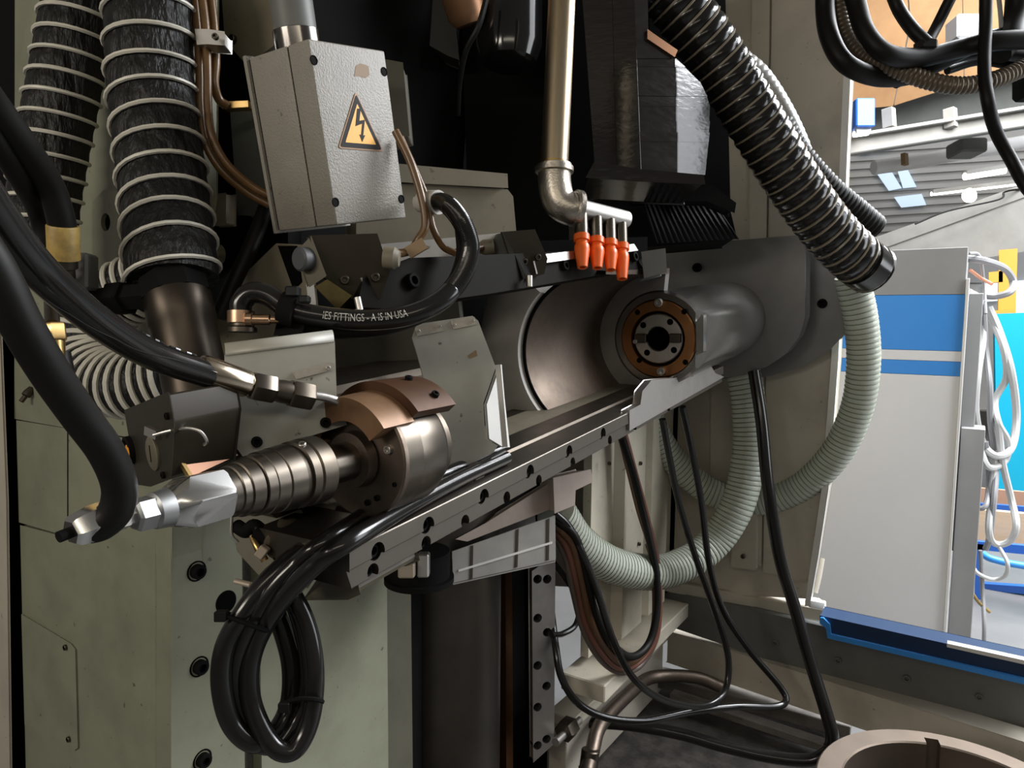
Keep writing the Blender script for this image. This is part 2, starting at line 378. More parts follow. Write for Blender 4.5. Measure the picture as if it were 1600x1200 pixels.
tp = thing('tie_rod', 'short steel threaded rod with dark nut beside the drilled strip', 'rod', P(885, 1130, 2.3))
a = P(868, 1160, 2.2); b = P(905, 1125, 2.35); mk('rod', cyl(a, b-a, 0.013, 0, (b-a).length, 14), STEEL, tp)
mk('nut', hexnut(P(880, 1145, 2.25), (b-a), 0.06, 0.034), DSTEEL, tp)
# big ring on the table, lower right
rc = P(1507, 1262, 1.72); R_ = 0.335
rg = thing('steel_ring', 'large tan steel ring with a slot in its bore at the lower right corner', 'ring', rc-V((0, 0, 0.4)))
rr = mk('rim', lathe(rc, Zw, [(-0.40, R_), (-0.004, R_), (0, R_-0.004), (0, R_*0.81+0.004), (-0.004, R_*0.81), (-0.40, R_*0.81)], 72, cap=False), GOLD, rg)
ang = (ON(1442, 1128, (rc, Zw))-rc).normalized()
cut(rr, [obox(rc+ang*R_*0.82, ang, Zw.cross(ang), Zw, 0.05, 0.035, 0.34)])
mk('bore_floor', lathe(rc, Zw, [(-0.40, R_*0.80), (-0.37, R_*0.80), (-0.37, 0.0)], 40), PDARKG, rg)
# ================================================================== HALL BEHIND THE WINDOW
CP = (P(1400, 700, 3.6), -Yw)
cb = thing('control_cabinet', 'tall white control cabinet with blue bands and grey top outside the window', 'cabinet', V((P(1400, 700, 3.6).x, P(1400, 700, 3.6).y, 0)))
zc0 = 0.0
def CX(x, y): p = ON(x, y, CP); return p.x, p.z
xr, ztp = CX(1513, 386); xl = CX(1235, 600)[0]
mk('body', obox(V(((xl+xr)/2, CP[0].y+0.33, ztp/2)), Xw, Yw, Zw, xr-xl, 0.62, ztp), CABG, cb, bevel=0.004)
zA = CX(1430, 461)[1]; zB = CX(1430, 547)[1]; zC = CX(1430, 563)[1]; zD = CX(1430, 585)[1]
yc = CP[0].y
def cpan(nm, z0, z1, mt, x0=xl, x1=xr): return mk(nm, obox(V(((x0+x1)/2, yc+0.005, (z0+z1)/2)), Xw, Yw, Zw, x1-x0-0.002, 0.034, abs(z1-z0)-0.0015), mt, cb, bevel=0.0015)
cpan('top_panel', zA, ztp, CABG)
xd = CX(1497, 700)[0]
for x0, x1, nm in ((xl, xd-0.004, 'door'), (xd, xr, 'frame_post')):
    for z0, z1, mt in ((zB, zA, BLUE), (zC, zB, CABW), (zD, zC, BLUE), (0.06, zD, CABW)):
        cpan(nm if z0 == 0.06 else 'colour_band', z0, z1, mt, x0, x1)
mk('corner_trim', obox(V((xr+0.008, yc+0.0, ztp/2)), Xw, Yw, Zw, 0.014, 0.05, ztp-0.3), WHITE, cb, bevel=0.002)
mk('side_duct', obox(V((xr+0.07, yc+0.12, 0.62)), Xw, Yw, Zw, 0.10, 0.16, 1.24), CABG, cb, bevel=0.003)
mk('side_plate', obox(V((xr+0.04, yc+0.30, 1.25)), Xw, Yw, Zw, 0.07, 0.4, 1.3), CABG, cb, bevel=0.003)
# grey cables hanging at the cabinet's side
GP = [('pale_cable', GCAB, 11, [(1512, 455), (1530, 470), (1536, 520), (1528, 580), (1524, 640), (1535, 690), (1556, 712), (1580, 700), (1588, 650), (1580, 580), (1562, 520), (1545, 480)]),
      ('pale_cable', GCAB2, 9, [(1536, 470), (1540, 540), (1546, 600), (1548, 660), (1556, 720), (1553, 780), (1546, 840), (1540, 858)]),
      ('pale_cable', GCAB, 10, [(1550, 500), (1568, 545), (1572, 590), (1555, 625), (1560, 660), (1575, 690), (1570, 720), (1545, 730), (1530, 700)]),
      ('pale_cable', GCAB, 10, [(1560, 660), (1566, 720), (1580, 780), (1588, 820), (1578, 845), (1556, 850), (1545, 830), (1550, 770), (1556, 700)]),
      ('pale_cable', GCAB2, 8, [(1540, 690), (1545, 750), (1540, 790), (1525, 790), (1522, 760), (1528, 700)]),
      ('pale_cable', GCAB2, 11, [(1512, 404), (1540, 408), (1570, 420), (1583, 440), (1578, 456), (1556, 463), (1538, 462)]),
      ('pale_cable', GCAB2, 5, [(1514, 396), (1530, 400), (1537, 440), (1540, 490)]),
      ('pale_cable', SALM, 5, [(1516, 422), (1532, 434), (1550, 444)]),
      ('pale_cable', GCAB, 6, [(1560, 852), (1574, 880), (1570, 900), (1550, 905), (1528, 896), (1520, 885)]),
      ('pale_cable', TAPE, 5, [(1518, 925), (1530, 942), (1546, 956)]),
      ('pale_cable', GCAB2, 6, [(1532, 860), (1535, 920), (1538, 980), (1536, 1040)])]
GLAB = ['thick pale grey cable looped low from the cabinet top edge', 'slate grey cable running straight down through the cable bundle', 'pale grey cable twisted in the middle of the hanging bundle',
        'pale grey cable loop hanging lowest over the workbench', 'small slate grey loop close to the cabinet side', 'thick slate grey cable arching out of the cabinet top',
        'thin slate grey wire dropping from the cabinet top', 'short salmon coloured cable sticking out of the cabinet side', 'thin white cable hanging in a small loop below the bundle',
        'short yellow wire end sticking out low beside the cabinet', 'thin slate cable hanging down to the floor behind the sill']
for (nm, mt, wp, pts), lb in zip(GP, GLAB):
    k = GLAB.index(lb)
    tag(mk('hanging_cable', tube([(x, y, 3.62+0.03*((k*7+i) % 3)) for i, (x, y) in enumerate(pts)], wp, 8), mt), lb, 'cable', 'cables hanging beside the control cabinet')
# workbench
wb = thing('workbench', 'blue framed workbench with light wooden boards beside the cabinet', 'workbench', V((P(1600, 960, 4.4).x, P(1600, 960, 4.4).y, 0)))
def WBP(z): return (P(1560, 800, z), -Yw)
slab('bench_board', [(1522, 762), (1700, 778), (1700, 800), (1522, 786)], WBP(4.9), 0.03, BRONZE if False else mat('bench_board_red', (0.48, 0.28, 0.18), 0.5), wb)
slab('bench_rail', [(1522, 786), (1700, 800), (1700, 812), (1522, 796)], WBP(4.8), 0.03, LBLUE, wb)
slab('bench_top', [(1520, 796), (1700, 812), (1700, 866), (1520, 850)], WBP(4.5), 0.05, WOOD, wb)
slab('front_rail', [(1522, 846), (1700, 862), (1700, 876), (1522, 858)], WBP(4.4), 0.04, LBLUE, wb)
mk('push_handle', tube([(1536, 866, 4.3), (1552, 874, 4.25), (1600, 884, 4.2), (1680, 892, 4.15)], 11), BLUE, wb)
slab('leg', [(1524, 850), (1536, 851), (1534, 1090), (1522, 1090)], WBP(4.4), 0.05, LBLUE, wb)
slab('shelf_rail', [(1530, 912), (1700, 924), (1700, 936), (1530, 922)], WBP(4.6), 0.05, LBLUE, wb)
slab('shelf_rail', [(1530, 948), (1700, 966), (1700, 984), (1530, 962)], WBP(4.5), 0.05, LBLUE, wb)
slab('shelf', [(1530, 920), (1700, 934), (1700, 962), (1530, 950)], WBP(4.7), 0.02, CABG, wb)
cy = slab('cyan_machine', [(1556, 492), (1720, 486), (1720, 785), (1560, 764)], WBP(6.4), 0.6, CYAN, None, 0.01); tag(cy, 'bright cyan machine side far behind the hanging cables', 'machine')
oc = thing('crane_column', 'orange steel column of a jib crane far outside the window', 'crane', V((P(1570, 450, 7.2).x, P(1570, 450, 7.2).y, 0)))
slab('column', [(1563, 392), (1588, 390), (1583, 560), (1560, 560)], WBP(7.2), 0.2, YELC, oc, 0.01)
slab('bracket', [(1546, 426), (1566, 424), (1566, 440), (1546, 441)], WBP(7.2), 0.1, YELC, oc, 0.005)
slab('bracket', [(1552, 486), (1582, 485), (1580, 497), (1552, 497)], WBP(7.1), 0.1, YELC, oc, 0.005)
# concrete beam
BPn = (P(1480, 350, 7.6), (CAM-P(1480, 350, 7.6)).normalized())
bmn = thing('concrete_beam', 'pale concrete roof beam sloping up to the right above the cabinet', 'beam', P(1480, 380, 7.6))
slab('web', [(1330, 396), (1380, 376), (1720, 262), (1720, 372), (1500, 408), (1330, 412)], BPn, 0.5, CONC, bmn, 0.01)
slab('cap_strip', [(1330, 386), (1385, 366), (1720, 246), (1720, 263), (1390, 383), (1330, 400)], BPn, 0.5, CONC, bmn, 0.01, off=0.02)
# ribbed hall cladding
RP = (P(1480, 300, 11.0), -Yw)
rb = struct(slab('wall_hall', [(1240, 60), (2100, 40), (2100, 640), (1240, 640)], RP, 0.1, RIBW, bevel=0))
for i in range(11):
    y = 236+i*12.5
    slab('cladding_rib', [(1300, y), (2050, y-46), (2050, y-40), (1300, y+6)], RP, 0.05, RIBW, rb, 0.004, off=0.05)
for pts in ([(1364, 263), (1388, 260), (1410, 296), (1390, 300)], [(1400, 258), (1413, 255), (1433, 294), (1412, 296)], [(1363, 225), (1390, 220), (1397, 234), (1370, 239)], [(1398, 310), (1441, 305), (1448, 322), (1409, 326)], [(1344, 227), (1361, 225), (1366, 241), (1344, 244)]):
    slab('skylight_pane', pts, RP, 0.03, SKYP, rb, 0, off=0.14)
for pts in ([(1536, 444), (1565, 440), (1562, 470), (1536, 472)], [(1586, 440), (1680, 430), (1680, 500), (1580, 500)]):
    slab('window_pane', pts, RP, 0.03, mat('lit_window', (0.75, 0.88, 1.0), 0.4, emit=1.0), rb, 0, off=0.14)
slab('wall_band', [(1500, 380), (2050, 330), (2050, 440), (1500, 442)], RP, 0.05, CABG, rb, 0, off=0.06)
# tan timber gable, crane rail, pipes, lamps
TPn = (P(1460, 60, 6.8), (CAM-P(1460, 60, 6.8)).normalized())
tm = thing('timber_ceiling', 'tan timber ceiling boards at the top right corner outside', 'ceiling boards', P(1460, 160, 6.8))
for pts in ([(1250, -160), (1408, -160), (1420, 40), (1395, 165), (1340, 170), (1250, 160)], [(1410, -160), (1500, -160), (1505, 130), (1398, 164), (1424, 40)], [(1502, -160), (1720, -160), (1720, 80), (1508, 128)]):
    slab('ceiling_board', pts, TPn, 0.06, TAN, tm, 0.004)
dk = slab('dark_truss_band', [(1280, 170), (1400, 165), (1520, 120), (1720, 70), (1720, 190), (1280, 230)], (TPn[0]+FW*0.4, TPn[1]), 0.1, PDARKG, None, 0.01); tag(dk, 'dark truss band below the tan timber ceiling', 'truss')
cr = thing('crane_rail', 'pale steel crane rail crossing below the dark truss band', 'rail', P(1460, 210, 6.2))
mk('rail_girder', bar(P(1290, 236, 6.2), P(1720, 168, 6.2), 0.15, 0.14), CONC, cr, bevel=0.01)
mk('rail_flange', bar(P(1290, 222, 6.15), P(1720, 152, 6.15), 0.22, 0.03), CONC, cr, bevel=0.005)
for x in (1388, 1484): mk('hanger', bar(P(x, 170, 6.1), P(x+2, 200, 6.1), 0.08, 0.09), CONC, cr, bevel=0.004)
ob = tag(mk('wall_case', obox(P(1344, 182, 6.0), RT, FW, UP, 0.16, 0.2, 0.24), LBLUE, bevel=0.01), 'small blue case on the crane rail beside the window frame', 'case')
pg = tag(mk('heating_pipe', tube([(1365, 262, 8.5), (1420, 254, 8.5), (1500, 240, 8.5), (1700, 205, 8.5)], 22, 14), CABW), 'pale heating pipe crossing in front of the blue skylight', 'pipe')
mk('pipe_clip', bar(P(1413, 240, 8.3), P(1414, 258, 8.3), 0.08, 0.05), STAIN, pg)
tag(mk('ceiling_heater', obox(P(1510, 232, 8.0), RT, FW, UP, 0.30, 0.3, 0.16), PDARKG, bevel=0.02), 'dark boxy heater hung below the crane rail', 'heater')
def lamp(lb, pts, wpx, z):
    t = thing('strip_lamp', lb, 'lamp', P(pts[0][0], pts[0][1], z), 'lit lamps of the hall roof')
    pth = [P(x, y, z) for x, y in pts]; mk('tube', sweep(pth, pxr(wpx, z), 10), LAMPW, t)
    mk('housing', bar(pth[0]+UP*pxr(wpx, z), pth[-1]+UP*pxr(wpx, z), 0.1, 0.05), WHITE, t)
lamp('bright short lamp tube right of the dangling black cable end', [(1507, 276), (1570, 266)], 11, 8.8)
lamp('bright lamp tube at the right edge behind the black cable', [(1588, 269), (1680, 258)], 10, 8.8)
lamp('long thin warm lamp tube just above the concrete beam', [(1455, 303), (1600, 286)], 6, 9.4)
lamp('short lamp at the left end of the crane rail', [(1334, 210), (1356, 207)], 9, 6.0)
tag(mk('spot_lamp', lathe(P(1511, 307, 8.0), -FW, [(0, 0.02), (0.02, 0.075), (0.05, 0.082), (0.055, 0.0)], 20), LAMPW), 'glaring round spot lamp on top of the concrete beam', 'lamp', 'lit lamps of the hall roof')
tag(mk('roof_cable', tube([(1430, 350, 7.3), (1480, 330, 7.3), (1560, 312, 7.2), (1570, 300, 7.2), (1600, 296, 7.2), (1660, 300, 7.2)], 3, 6), RUBD), 'thin dark cable lying along the concrete beam top', 'cable')
# ================================================================== MACHINE COLUMN (left)
KP = P(268, 900, 1.25)
FRP = (KP, -Yw); SDP = (KP, Xw)
mc = thing('machine_column', 'green grey painted machine column with bolted strip at lower left', 'machine column', V((KP.x-0.2, KP.y+0.3, 0)))
xK, yK = KP.x, KP.y
mk('core', obox(V((xK-0.62, yK+0.75, 1.3)), Xw, Yw, Zw, 1.10, 1.45, 2.6), MATTB, mc)  # black core: shade of the recess and panel gaps put into its colour
slab('front_panel', [(24, -120), (288, -140), (288, 300), (268, 430), (268, 691), (108, 668), (23, 653)], FRP, 0.06, PGREEN, mc, 0.002)
slab('front_panel', [(26, 658), (104, 671), (104, 836), (30, 815)], FRP, 0.06, PGREEN, mc, 0.002)
slab('front_panel', [(108, 673), (268, 697), (268, 1330), (44, 1330), (32, 822), (108, 842)], FRP, 0.06, PGREEN, mc, 0.002)
ap = slab('access_cover', [(37, 960), (114, 1006), (120, 1014), (124, 1166), (118, 1170), (42, 1130)], FRP, 0.008, PGREEN, mc, 0.002, off=0.004)
for x, y in ((107, 1010), (112, 1153)): bolt(ap, ON(x, y, FRP)+V((0, -0.004, 0)), -Yw, 0.006, name='screw')
bs = slab('boss_plate', [(152, 318), (170, 300), (250, 305), (250, 440), (152, 440)], FRP, 0.01, PGREEN, mc, 0.003, off=0.008)
cut(bs, [lathe(ON(172, 348, FRP), -Yw, [(-0.02, 0.016), (0.02, 0.016)], 24)])
mk('boss_hole', lathe(ON(172, 348, FRP), -Yw, [(-0.0005, 0.017), (0.0005, 0.017)], 24), HOLE, bs)
st = slab('bolt_strip', [(268, 600), (372, 600), (382, 1330), (268, 1330)], SDP, 0.05, PGREEN, mc, 0.002, off=0.002)
for x, y in ((306, 892), (310, 1041), (315, 1186)):
    p = ON(x, y, SDP)
    mk('counterbore', lathe(p, Xw, [(-0.01, 0.0), (-0.004, 0.019), (0.0035, 0.019), (0.0035, 0.0165), (-0.002, 0.0165), (-0.002, 0.0)], 24), HOLE, st)
    bolt(st, p+Xw*0.003, Xw, 0.0135, MATTB)
p = ON(352, 940, SDP); mk('counterbore', lathe(p, Xw, [(0, 0.022), (0.003, 0.022), (0.003, 0.0)], 24), HOLE, st)
slab('recess_panel', [(372, 600), (414, 600), (414, 1330), (380, 1330)], SDP, 0.04, mat('speckled_paint', (0.16, 0.15, 0.13), 0.6, grime=0.9, scale=160), mc, 0, off=-0.03)
slab('side_panel', [(404, 700), (602, 700), (607, 1330), (412, 1330)], SDP, 0.05, PGREEN, mc, 0.002, off=0.0)
slab('edge_band', [(604, 740), (644, 740), (650, 1330), (608, 1330)], SDP, 0.05, mat('olive_paint', (0.11, 0.105, 0.075), 0.5, grime=0.4), mc, 0.002, off=-0.01)
mk('screw_cover', lathe(V((ON(745, 1000, SDP).x-0.12, ON(745, 1000, SDP).y, 0)), Zw, [(0.0, 0.17), (1.42, 0.17)], 48), mat('cover_steel', (0.10, 0.09, 0.075), 0.28, 0.9, grime=0.5, scale=5, rvar=0.2), mc)
slab('rust_band', [(798, 860), (808, 858), (810, 1330), (800, 1330)], (SDP[0], Xw), 0.03, RUSTP, mc, 0.001, off=-0.02)
ESP = (P(850, 1030, 2.20), (Xw*0.8-Yw*0.6).normalized())
es = slab('drilled_strip', [(832, 893), (867, 868), (865, 1162), (834, 1190)], ESP, 0.03, STEEL, mc, 0.002)
hp = [(840, 905), (840, 966), (840, 1040), (840, 1105), (840, 1165), (855, 905), (855, 988), (854, 1072), (854, 1155)]
cut(es, [cyl(ON(x, y, ESP), ESP[1], 0.0145, -0.06, 0.02, 14) for x, y in hp])
mk('strip_back', prism([ON(x, y, ESP)-ESP[1]*0.031 for x, y in ((834, 893), (862, 872), (862, 1160), (836, 1186))], -ESP[1]*0.05), HOLE, es)

tag(mk('ceiling_fixture', obox(P(1512, 48, 6.3), RT, FW, UP, 0.30, 0.2, 0.22), CABG, bevel=0.02), 'grey boxy fixture on the tan timber ceiling between the cables', 'fixture')

for lb, x, y, c in (('small yellow tag among the grey cables beside the cabinet', 1514, 595, (0.75, 0.45, 0.03)), ('small red tag among the grey cables beside the cabinet', 1521, 618, (0.6, 0.03, 0.04))):
    tag(mk('cable_tag', obox(P(x, y, 3.6), RT, FW, UP, 0.022, 0.01, 0.05), mat('tag_'+str(x), c, 0.5), bevel=0.003), lb, 'tag')
# ================================================================== MILLING HEAD
ya = D(1480, 400); za = (Zw-ya*Zw.dot(ya)).normalized(); xa = ya.cross(za).normalized()
O1 = P(932, 557, 1.55)
mh = thing('milling_head', 'grey milling head with drilled steel rail and open spindle pocket in the centre', 'milling head', P(900, 700, 1.5))
mk('housing', lathe(O1, ya, [(0.42, 0.36), (0.10, 0.355), (0.02, 0.32), (-0.02, 0.27), (-0.028, 0.22), (-0.016, 0.192), (0.0, 0.188), (0.42, 0.186)], 60, -152, -42, za), PGREY, mh)
mk('bore_liner', lathe(O1, ya, [(0.41, 0.187), (0.004, 0.187), (-0.002, 0.184), (0.0, 0.180), (0.03, 0.179), (0.41, 0.172)], 60, -171, 8, za), BRSTEEL, mh)
mk('shoulder', lathe(O1, ya, [(0.405, 0.178), (0.400, 0.174), (0.400, 0.128), (0.43, 0.128), (0.43, 0.178)], 60, -196, 6, za), mat('shoulder_grey', (0.26, 0.25, 0.235), 0.42, 0.3, grime=0.4, scale=14), mh)
mk('rim_seam', lathe(O1, ya, [(-0.001, 0.1875), (-0.0035, 0.186), (-0.0035, 0.1815), (0.0, 0.1795)], 60, -171, 8, za, cap=False), HOLE, mh)
# spindle nose
ns = thing('spindle_nose', 'bronze ringed tool spindle nose seated in the pocket of the head', 'spindle', O1+ya*0.41)
bd = mk('sleeve', lathe(O1, ya, [(0.52, 0.0), (0.52, 0.105), (0.396, 0.106), (0.396, 0.122), (0.404, 0.128), (1.12, 0.128), (1.12, 0.0)], 72, cap=False), mat('nose_grey', (0.30, 0.29, 0.275), 0.15, 0.9, grime=0.3, scale=10, rvar=0.15), ns)
me = bd.data; bm = bmesh.new(); bm.from_mesh(me)
p0 = O1+ya*0.396+xa*0.100; pe = O1+ya*0.56+xa*0.129
fn = (pe-p0).cross(za).normalized()
if fn.dot(xa) < 0: fn = -fn
r = bmesh.ops.bisect_plane(bm, geom=list(bm.verts)+list(bm.edges)+list(bm.faces), plane_co=p0, plane_no=fn, clear_outer=True)
ed = [e for e in r['geom_cut'] if isinstance(e, bmesh.types.BMEdge)]
try: bmesh.ops.contextual_create(bm, geom=ed)
except Exception: pass
bmesh.ops.recalc_face_normals(bm, faces=bm.faces); bm.to_mesh(me); bm.free()
me.polygons.foreach_set('use_smooth', [True]*len(me.polygons)); me.set_sharp_from_angle(angle=math.radians(30))
mk('bronze_ring', lathe(O1, ya, [(0.41, 0.104), (0.391, 0.104), (0.388, 0.101), (0.388, 0.075), (0.393, 0.073), (0.41, 0.073)], 60, cap=False), BRONZE, ns)
mk('seal_groove', lathe(O1, ya, [(0.400, 0.074), (0.402, 0.066), (0.409, 0.066)], 48, cap=False), HOLE, ns)
fd = mk('spindle_face', lathe(O1, ya, [(0.409, 0.067), (0.393, 0.067), (0.390, 0.064), (0.390, 0.034), (0.394, 0.031), (0.50, 0.022), (0.50, 0.0)], 48, cap=False), STEEL, ns)
mk('taper_bore', lathe(O1, ya, [(0.395, 0.0305), (0.49, 0.021), (0.49, 0.0)], 32, cap=False), HOLE, ns)
FP = (O1+ya*0.388, -ya); FP2 = (O1+ya*0.390, -ya)
for x, y in ((1030, 473), (1034, 580)): bolt(ns, ON(x, y, FP), -ya, 0.0115, STEEL)
for x, y in ((996, 488), (1069, 487), (999, 563), (1071, 566)): mk('ring_hole', lathe(ON(x, y, FP), -ya, [(0, 0.0075), (0.0006, 0.0075), (0.0006, 0)], 16), HOLE, ns)
for x, y in ((1005, 508), (1047, 503), (1011, 551), (1053, 547)): mk('face_hole', lathe(ON(x, y, FP2), -ya, [(0, 0.0085), (0.0006, 0.0085), (0.0006, 0)], 16), HOLE, ns)
for x in (1003, 1056):
    k = mk('drive_key', obox(ON(x, 528, FP2)-ya*0.002, xa, ya, za, 0.030, 0.018, 0.024), DSTEEL if x > 1020 else MSTEEL, ns, bevel=0.002)
bolt(ns, ON(995, 533, FP2)-ya*0.010, -ya, 0.006, STEEL)
slab('chrome_flat', [(1089, 503), (1097, 492), (1099, 493), (1099, 550), (1089, 554)], FP, 0.03, ALU, ns, 0.001, off=0.004)
# rail
zn = 0.85
A = P(545, 860, zn); B = P(545, 893, zn); C_ = P(549, 921, zn+0.012); Lr = 1.69
A_RAIL = A.copy()
sec = [A, B, B-xa*0.006, C_, C_-xa*0.10, A-xa*0.17-za*0.02, A-xa*0.17, A-xa*0.012+za*0.001]
rail = mk('rail', prism(sec, ya*Lr), RSTEEL, mh, bevel=0.0012)
RU = (A, xa); RL = (B-xa*0.006, (C_-(B-xa*0.006)).cross(ya).normalized())
if RL[1].dot(xa) < 0: RL = (RL[0], -RL[1])
up_h = [(590, 862), (669, 821), (756, 776), (828, 737), (889, 705.5), (942, 677.5), (987.5, 653), (1026, 633), (1062, 614)]
lo_h = [(583, 893), (666, 849), (727, 815), (792, 777.5), (842, 751), (895, 723), (953, 688), (992, 668), (1045, 641)]
cut(rail, [cyl(ON(x, y, RU), xa, 0.0125, -0.016, 0.02, 16) for x, y in up_h] + [cyl(ON(x, y, RL), RL[1], 0.0105, -0.016, 0.02, 16) for x, y in lo_h])
for lst, pl, rr_ in ((up_h, RU, 0.0095), (lo_h, RL, 0.008)):
    for x, y in lst: bolt(rail, ON(x, y, pl)-pl[1]*0.0145, pl[1], rr_, MATTB)
slab('rail_flange', [(984, 642), (1001, 633), (1004, 612), (1018, 595), (1045, 592), (1082, 589), (1108, 568), (1118, 584), (1130, 589), (1040, 640), (984, 672)], (A+xa*0.003, xa), 0.02, STEEL, mh, 0.0015)
mk('ledge', obox(A+ya*0.80-xa*0.16-za*0.010, xa, ya, za, 0.20, 1.40, 0.03), DSTEEL, mh, bevel=0.004)
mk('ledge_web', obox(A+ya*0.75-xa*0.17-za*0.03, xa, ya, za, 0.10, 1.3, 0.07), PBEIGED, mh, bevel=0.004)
# dark belly of the head behind drum and plate
mk('belly', obox(A+ya*0.26-xa*0.22+za*0.09, xa, ya, za, 0.16, 0.50, 0.16), DSTEEL, mh, bevel=0.01)
mk('end_block', prism([P(*q) for q in ((500, 905, 0.93), (545, 872, 0.90), (560, 925, 0.90), (540, 935, 0.93), (480, 935, 0.97))], ya*0.12), mat('olive_cast', (0.10, 0.09, 0.06), 0.5, grime=0.4), mh, bevel=0.004)
slab('neck_casting', [(505, 500), (650, 488), (690, 466), (712, 470), (722, 560), (690, 660), (560, 640), (505, 600)], (P(680, 560, 1.30), (-ya*0.85+xa*0.5).normalized()), 0.08, mat('olive_neck', (0.085, 0.08, 0.058), 0.45, grime=0.5, scale=9), mh, 0.004)
# cheek plates at the far end
PA = (O1+ya*1.10, -ya); PB = (O1+ya*1.26, -ya)
GA = mat('dark_cheek_grey', (0.20, 0.20, 0.195), 0.36, 0.25, grime=0.4, scale=5, rvar=0.15)
slab('cheek_plate', [(960, 404), (1130, 386), (1244, 377), (1248, 395), (1248, 495), (1240, 522), (1222, 546), (1195, 565), (1150, 580), (1000, 590)], PA, 0.10, GA, mh, 0.020, 4)
slab('end_plate', [(1080, 400), (1240, 378), (1300, 392), (1322, 425), (1326, 440), (1326, 488), (1316, 515), (1290, 542), (1250, 566), (1205, 580), (1150, 588), (1090, 576)], PB, 0.12, GA, mh, 0.028, 4)
for x, y in ((1285, 474), (1090, 418)): bolt(mh, ON(x, y, PB if x > 1200 else PA), -ya, 0.016, MATTB)
# upper rail strip with switch blocks
US = (P(925, 425, 1.50), (xa*0.9-ya*0.1+za*0.2).normalized())
slab('upper_strip', [(570, 432), (640, 405), (850, 396), (985, 388), (1003, 418), (850, 443), (760, 458), (600, 480), (560, 478)], US, 0.05, mat('strip_steel', (0.008, 0.007, 0.005), 0.6, 0.0, spec=0.05, grime=0.5, scale=10), mh, 0.002)
slab('strip_edge', [(836, 402), (985, 384), (990, 392), (838, 412)], US, 0.02, STEEL, mh, 0.002, off=0.01)
bolt(mh, ON(988, 402, US), US[1], 0.012, MATTB); bolt(mh, ON(880, 416, US), US[1], 0.010, MATTB); bolt(mh, ON(641, 440, US), US[1], 0.012, MATTB)
slab('strip_lug', [(1004, 395), (1038, 390), (1040, 424), (1008, 432)], (P(1020, 410, 1.66), -FW), 0.06, PDARKG, mh, 0.003)
# housing roof behind the strip
slab('roof_plate', [(610, 392), (800, 380), (1010, 372), (1010, 402), (600, 480), (540, 480)], (P(800, 420, 1.62), (-ya*0.6+xa*0.7).normalized()), 0.05, MATTB, mh, 0.003)
# beige back housing
bh = thing('beige_cover', 'beige cover box with a lid strip right of the junction box', 'cover', P(720, 410, 1.4))
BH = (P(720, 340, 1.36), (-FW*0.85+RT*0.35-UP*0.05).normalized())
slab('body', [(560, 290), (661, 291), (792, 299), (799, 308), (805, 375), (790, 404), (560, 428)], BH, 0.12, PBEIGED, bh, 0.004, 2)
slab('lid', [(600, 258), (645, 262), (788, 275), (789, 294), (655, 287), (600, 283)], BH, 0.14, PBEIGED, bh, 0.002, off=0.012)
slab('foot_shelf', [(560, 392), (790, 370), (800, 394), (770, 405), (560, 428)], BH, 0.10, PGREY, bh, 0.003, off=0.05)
# grey guard plate with name plates and bent lip
GPn = (P(715, 620, 1.14), (xa*0.72-ya*0.68+za*0.12).normalized())
gp = thing('guard_plate', 'light grey guard plate with two name plates and bent lip whitened as if lit beside the drum', 'guard plate', P(715, 740, 1.14))
slab('plate', [(646, 528), (652, 508), (738, 495), (746, 502), (768, 560), (773, 574), (754, 630), (757, 686), (776, 697), (770, 706), (693, 742), (690, 660), (666, 600)], GPn, 0.008, PLATE, gp, 0.0015)
slab('lip', [(753, 632), (774, 572), (788, 697), (780, 698), (757, 684)], (GPn[0], (GPn[1]*0.75+RT*0.65).normalized()), 0.006, WHITE, gp, 0.001, off=0.012)  # lip and its edge are white for the light they catch
mk('lip_edge', bar(ON(776, 570, GPn)+GPn[1]*0.012, ON(787, 697, GPn)+GPn[1]*0.012, 0.004, 0.010), WHITE, gp)
for pts, scs in (([(648, 513), (689, 505), (692, 517), (652, 525)], ((654, 518), (687, 510))), ([(705, 501), (741, 496), (744, 507), (708, 514)], ((710, 508), (739, 501)))):
    q = slab('name_plate', pts, GPn, 0.002, NPLATE, gp, 0.0004, off=0.003)
    for x, y in scs: bolt(q, ON(x, y, GPn)+GPn[1]*0.003, GPn[1], 0.0022, STEEL, 'screw')
slab('chip_mark', [(731, 556), (744, 547), (746, 556), (735, 560)], GPn, 0.0008, STAIN, gp, 0, off=0.0006)
# ================================================================== ROTARY SHAFT AND DRUM
S1 = P(300, 783, 0.72); SD = (P(575, 712, 0.935)-S1).normalized()
def ax_t(x):
    o = S1-CAM; k = (x-800)/FPX
    return (k*o.dot(FW)-o.dot(RT))/(SD.dot(RT)-k*SD.dot(FW))
def axz(x): return (S1+SD*ax_t(x)-CAM).dot(FW)
def axprof(l): return [(ax_t(x), r*axz(x)/FPX) for x, r in l]
rs = thing('rotary_shaft', 'stepped steel shaft with aluminium hexagon running into a round steel drum', 'shaft', S1)
mk('hex_nipple', lathe(S1, SD, axprof([(170, 13), (174, 17), (196, 17), (200, 14), (214, 14)]), 6, ax=za), STEEL, rs)
mk('lock_nut', lathe(S1, SD, axprof([(208, 22), (212, 27), (236, 27), (240, 22)]), 6, ax=xa), ALUM, rs)
mk('neck', lathe(S1, SD, axprof([(236, 24), (240, 29), (262, 31), (270, 31)]), 32), ALUM, rs)
hx = mk('hexagon', lathe(S1, SD, axprof([(262, 31), (266, 33), (296, 48), (338, 47), (346, 40)]), 64), ALU, rs)
cut(hx, [lathe(S1, SD, axprof([(255, 47), (352, 42.5)]), 6, ax=za.lerp(xa, 0.25))], 'INTERSECT')
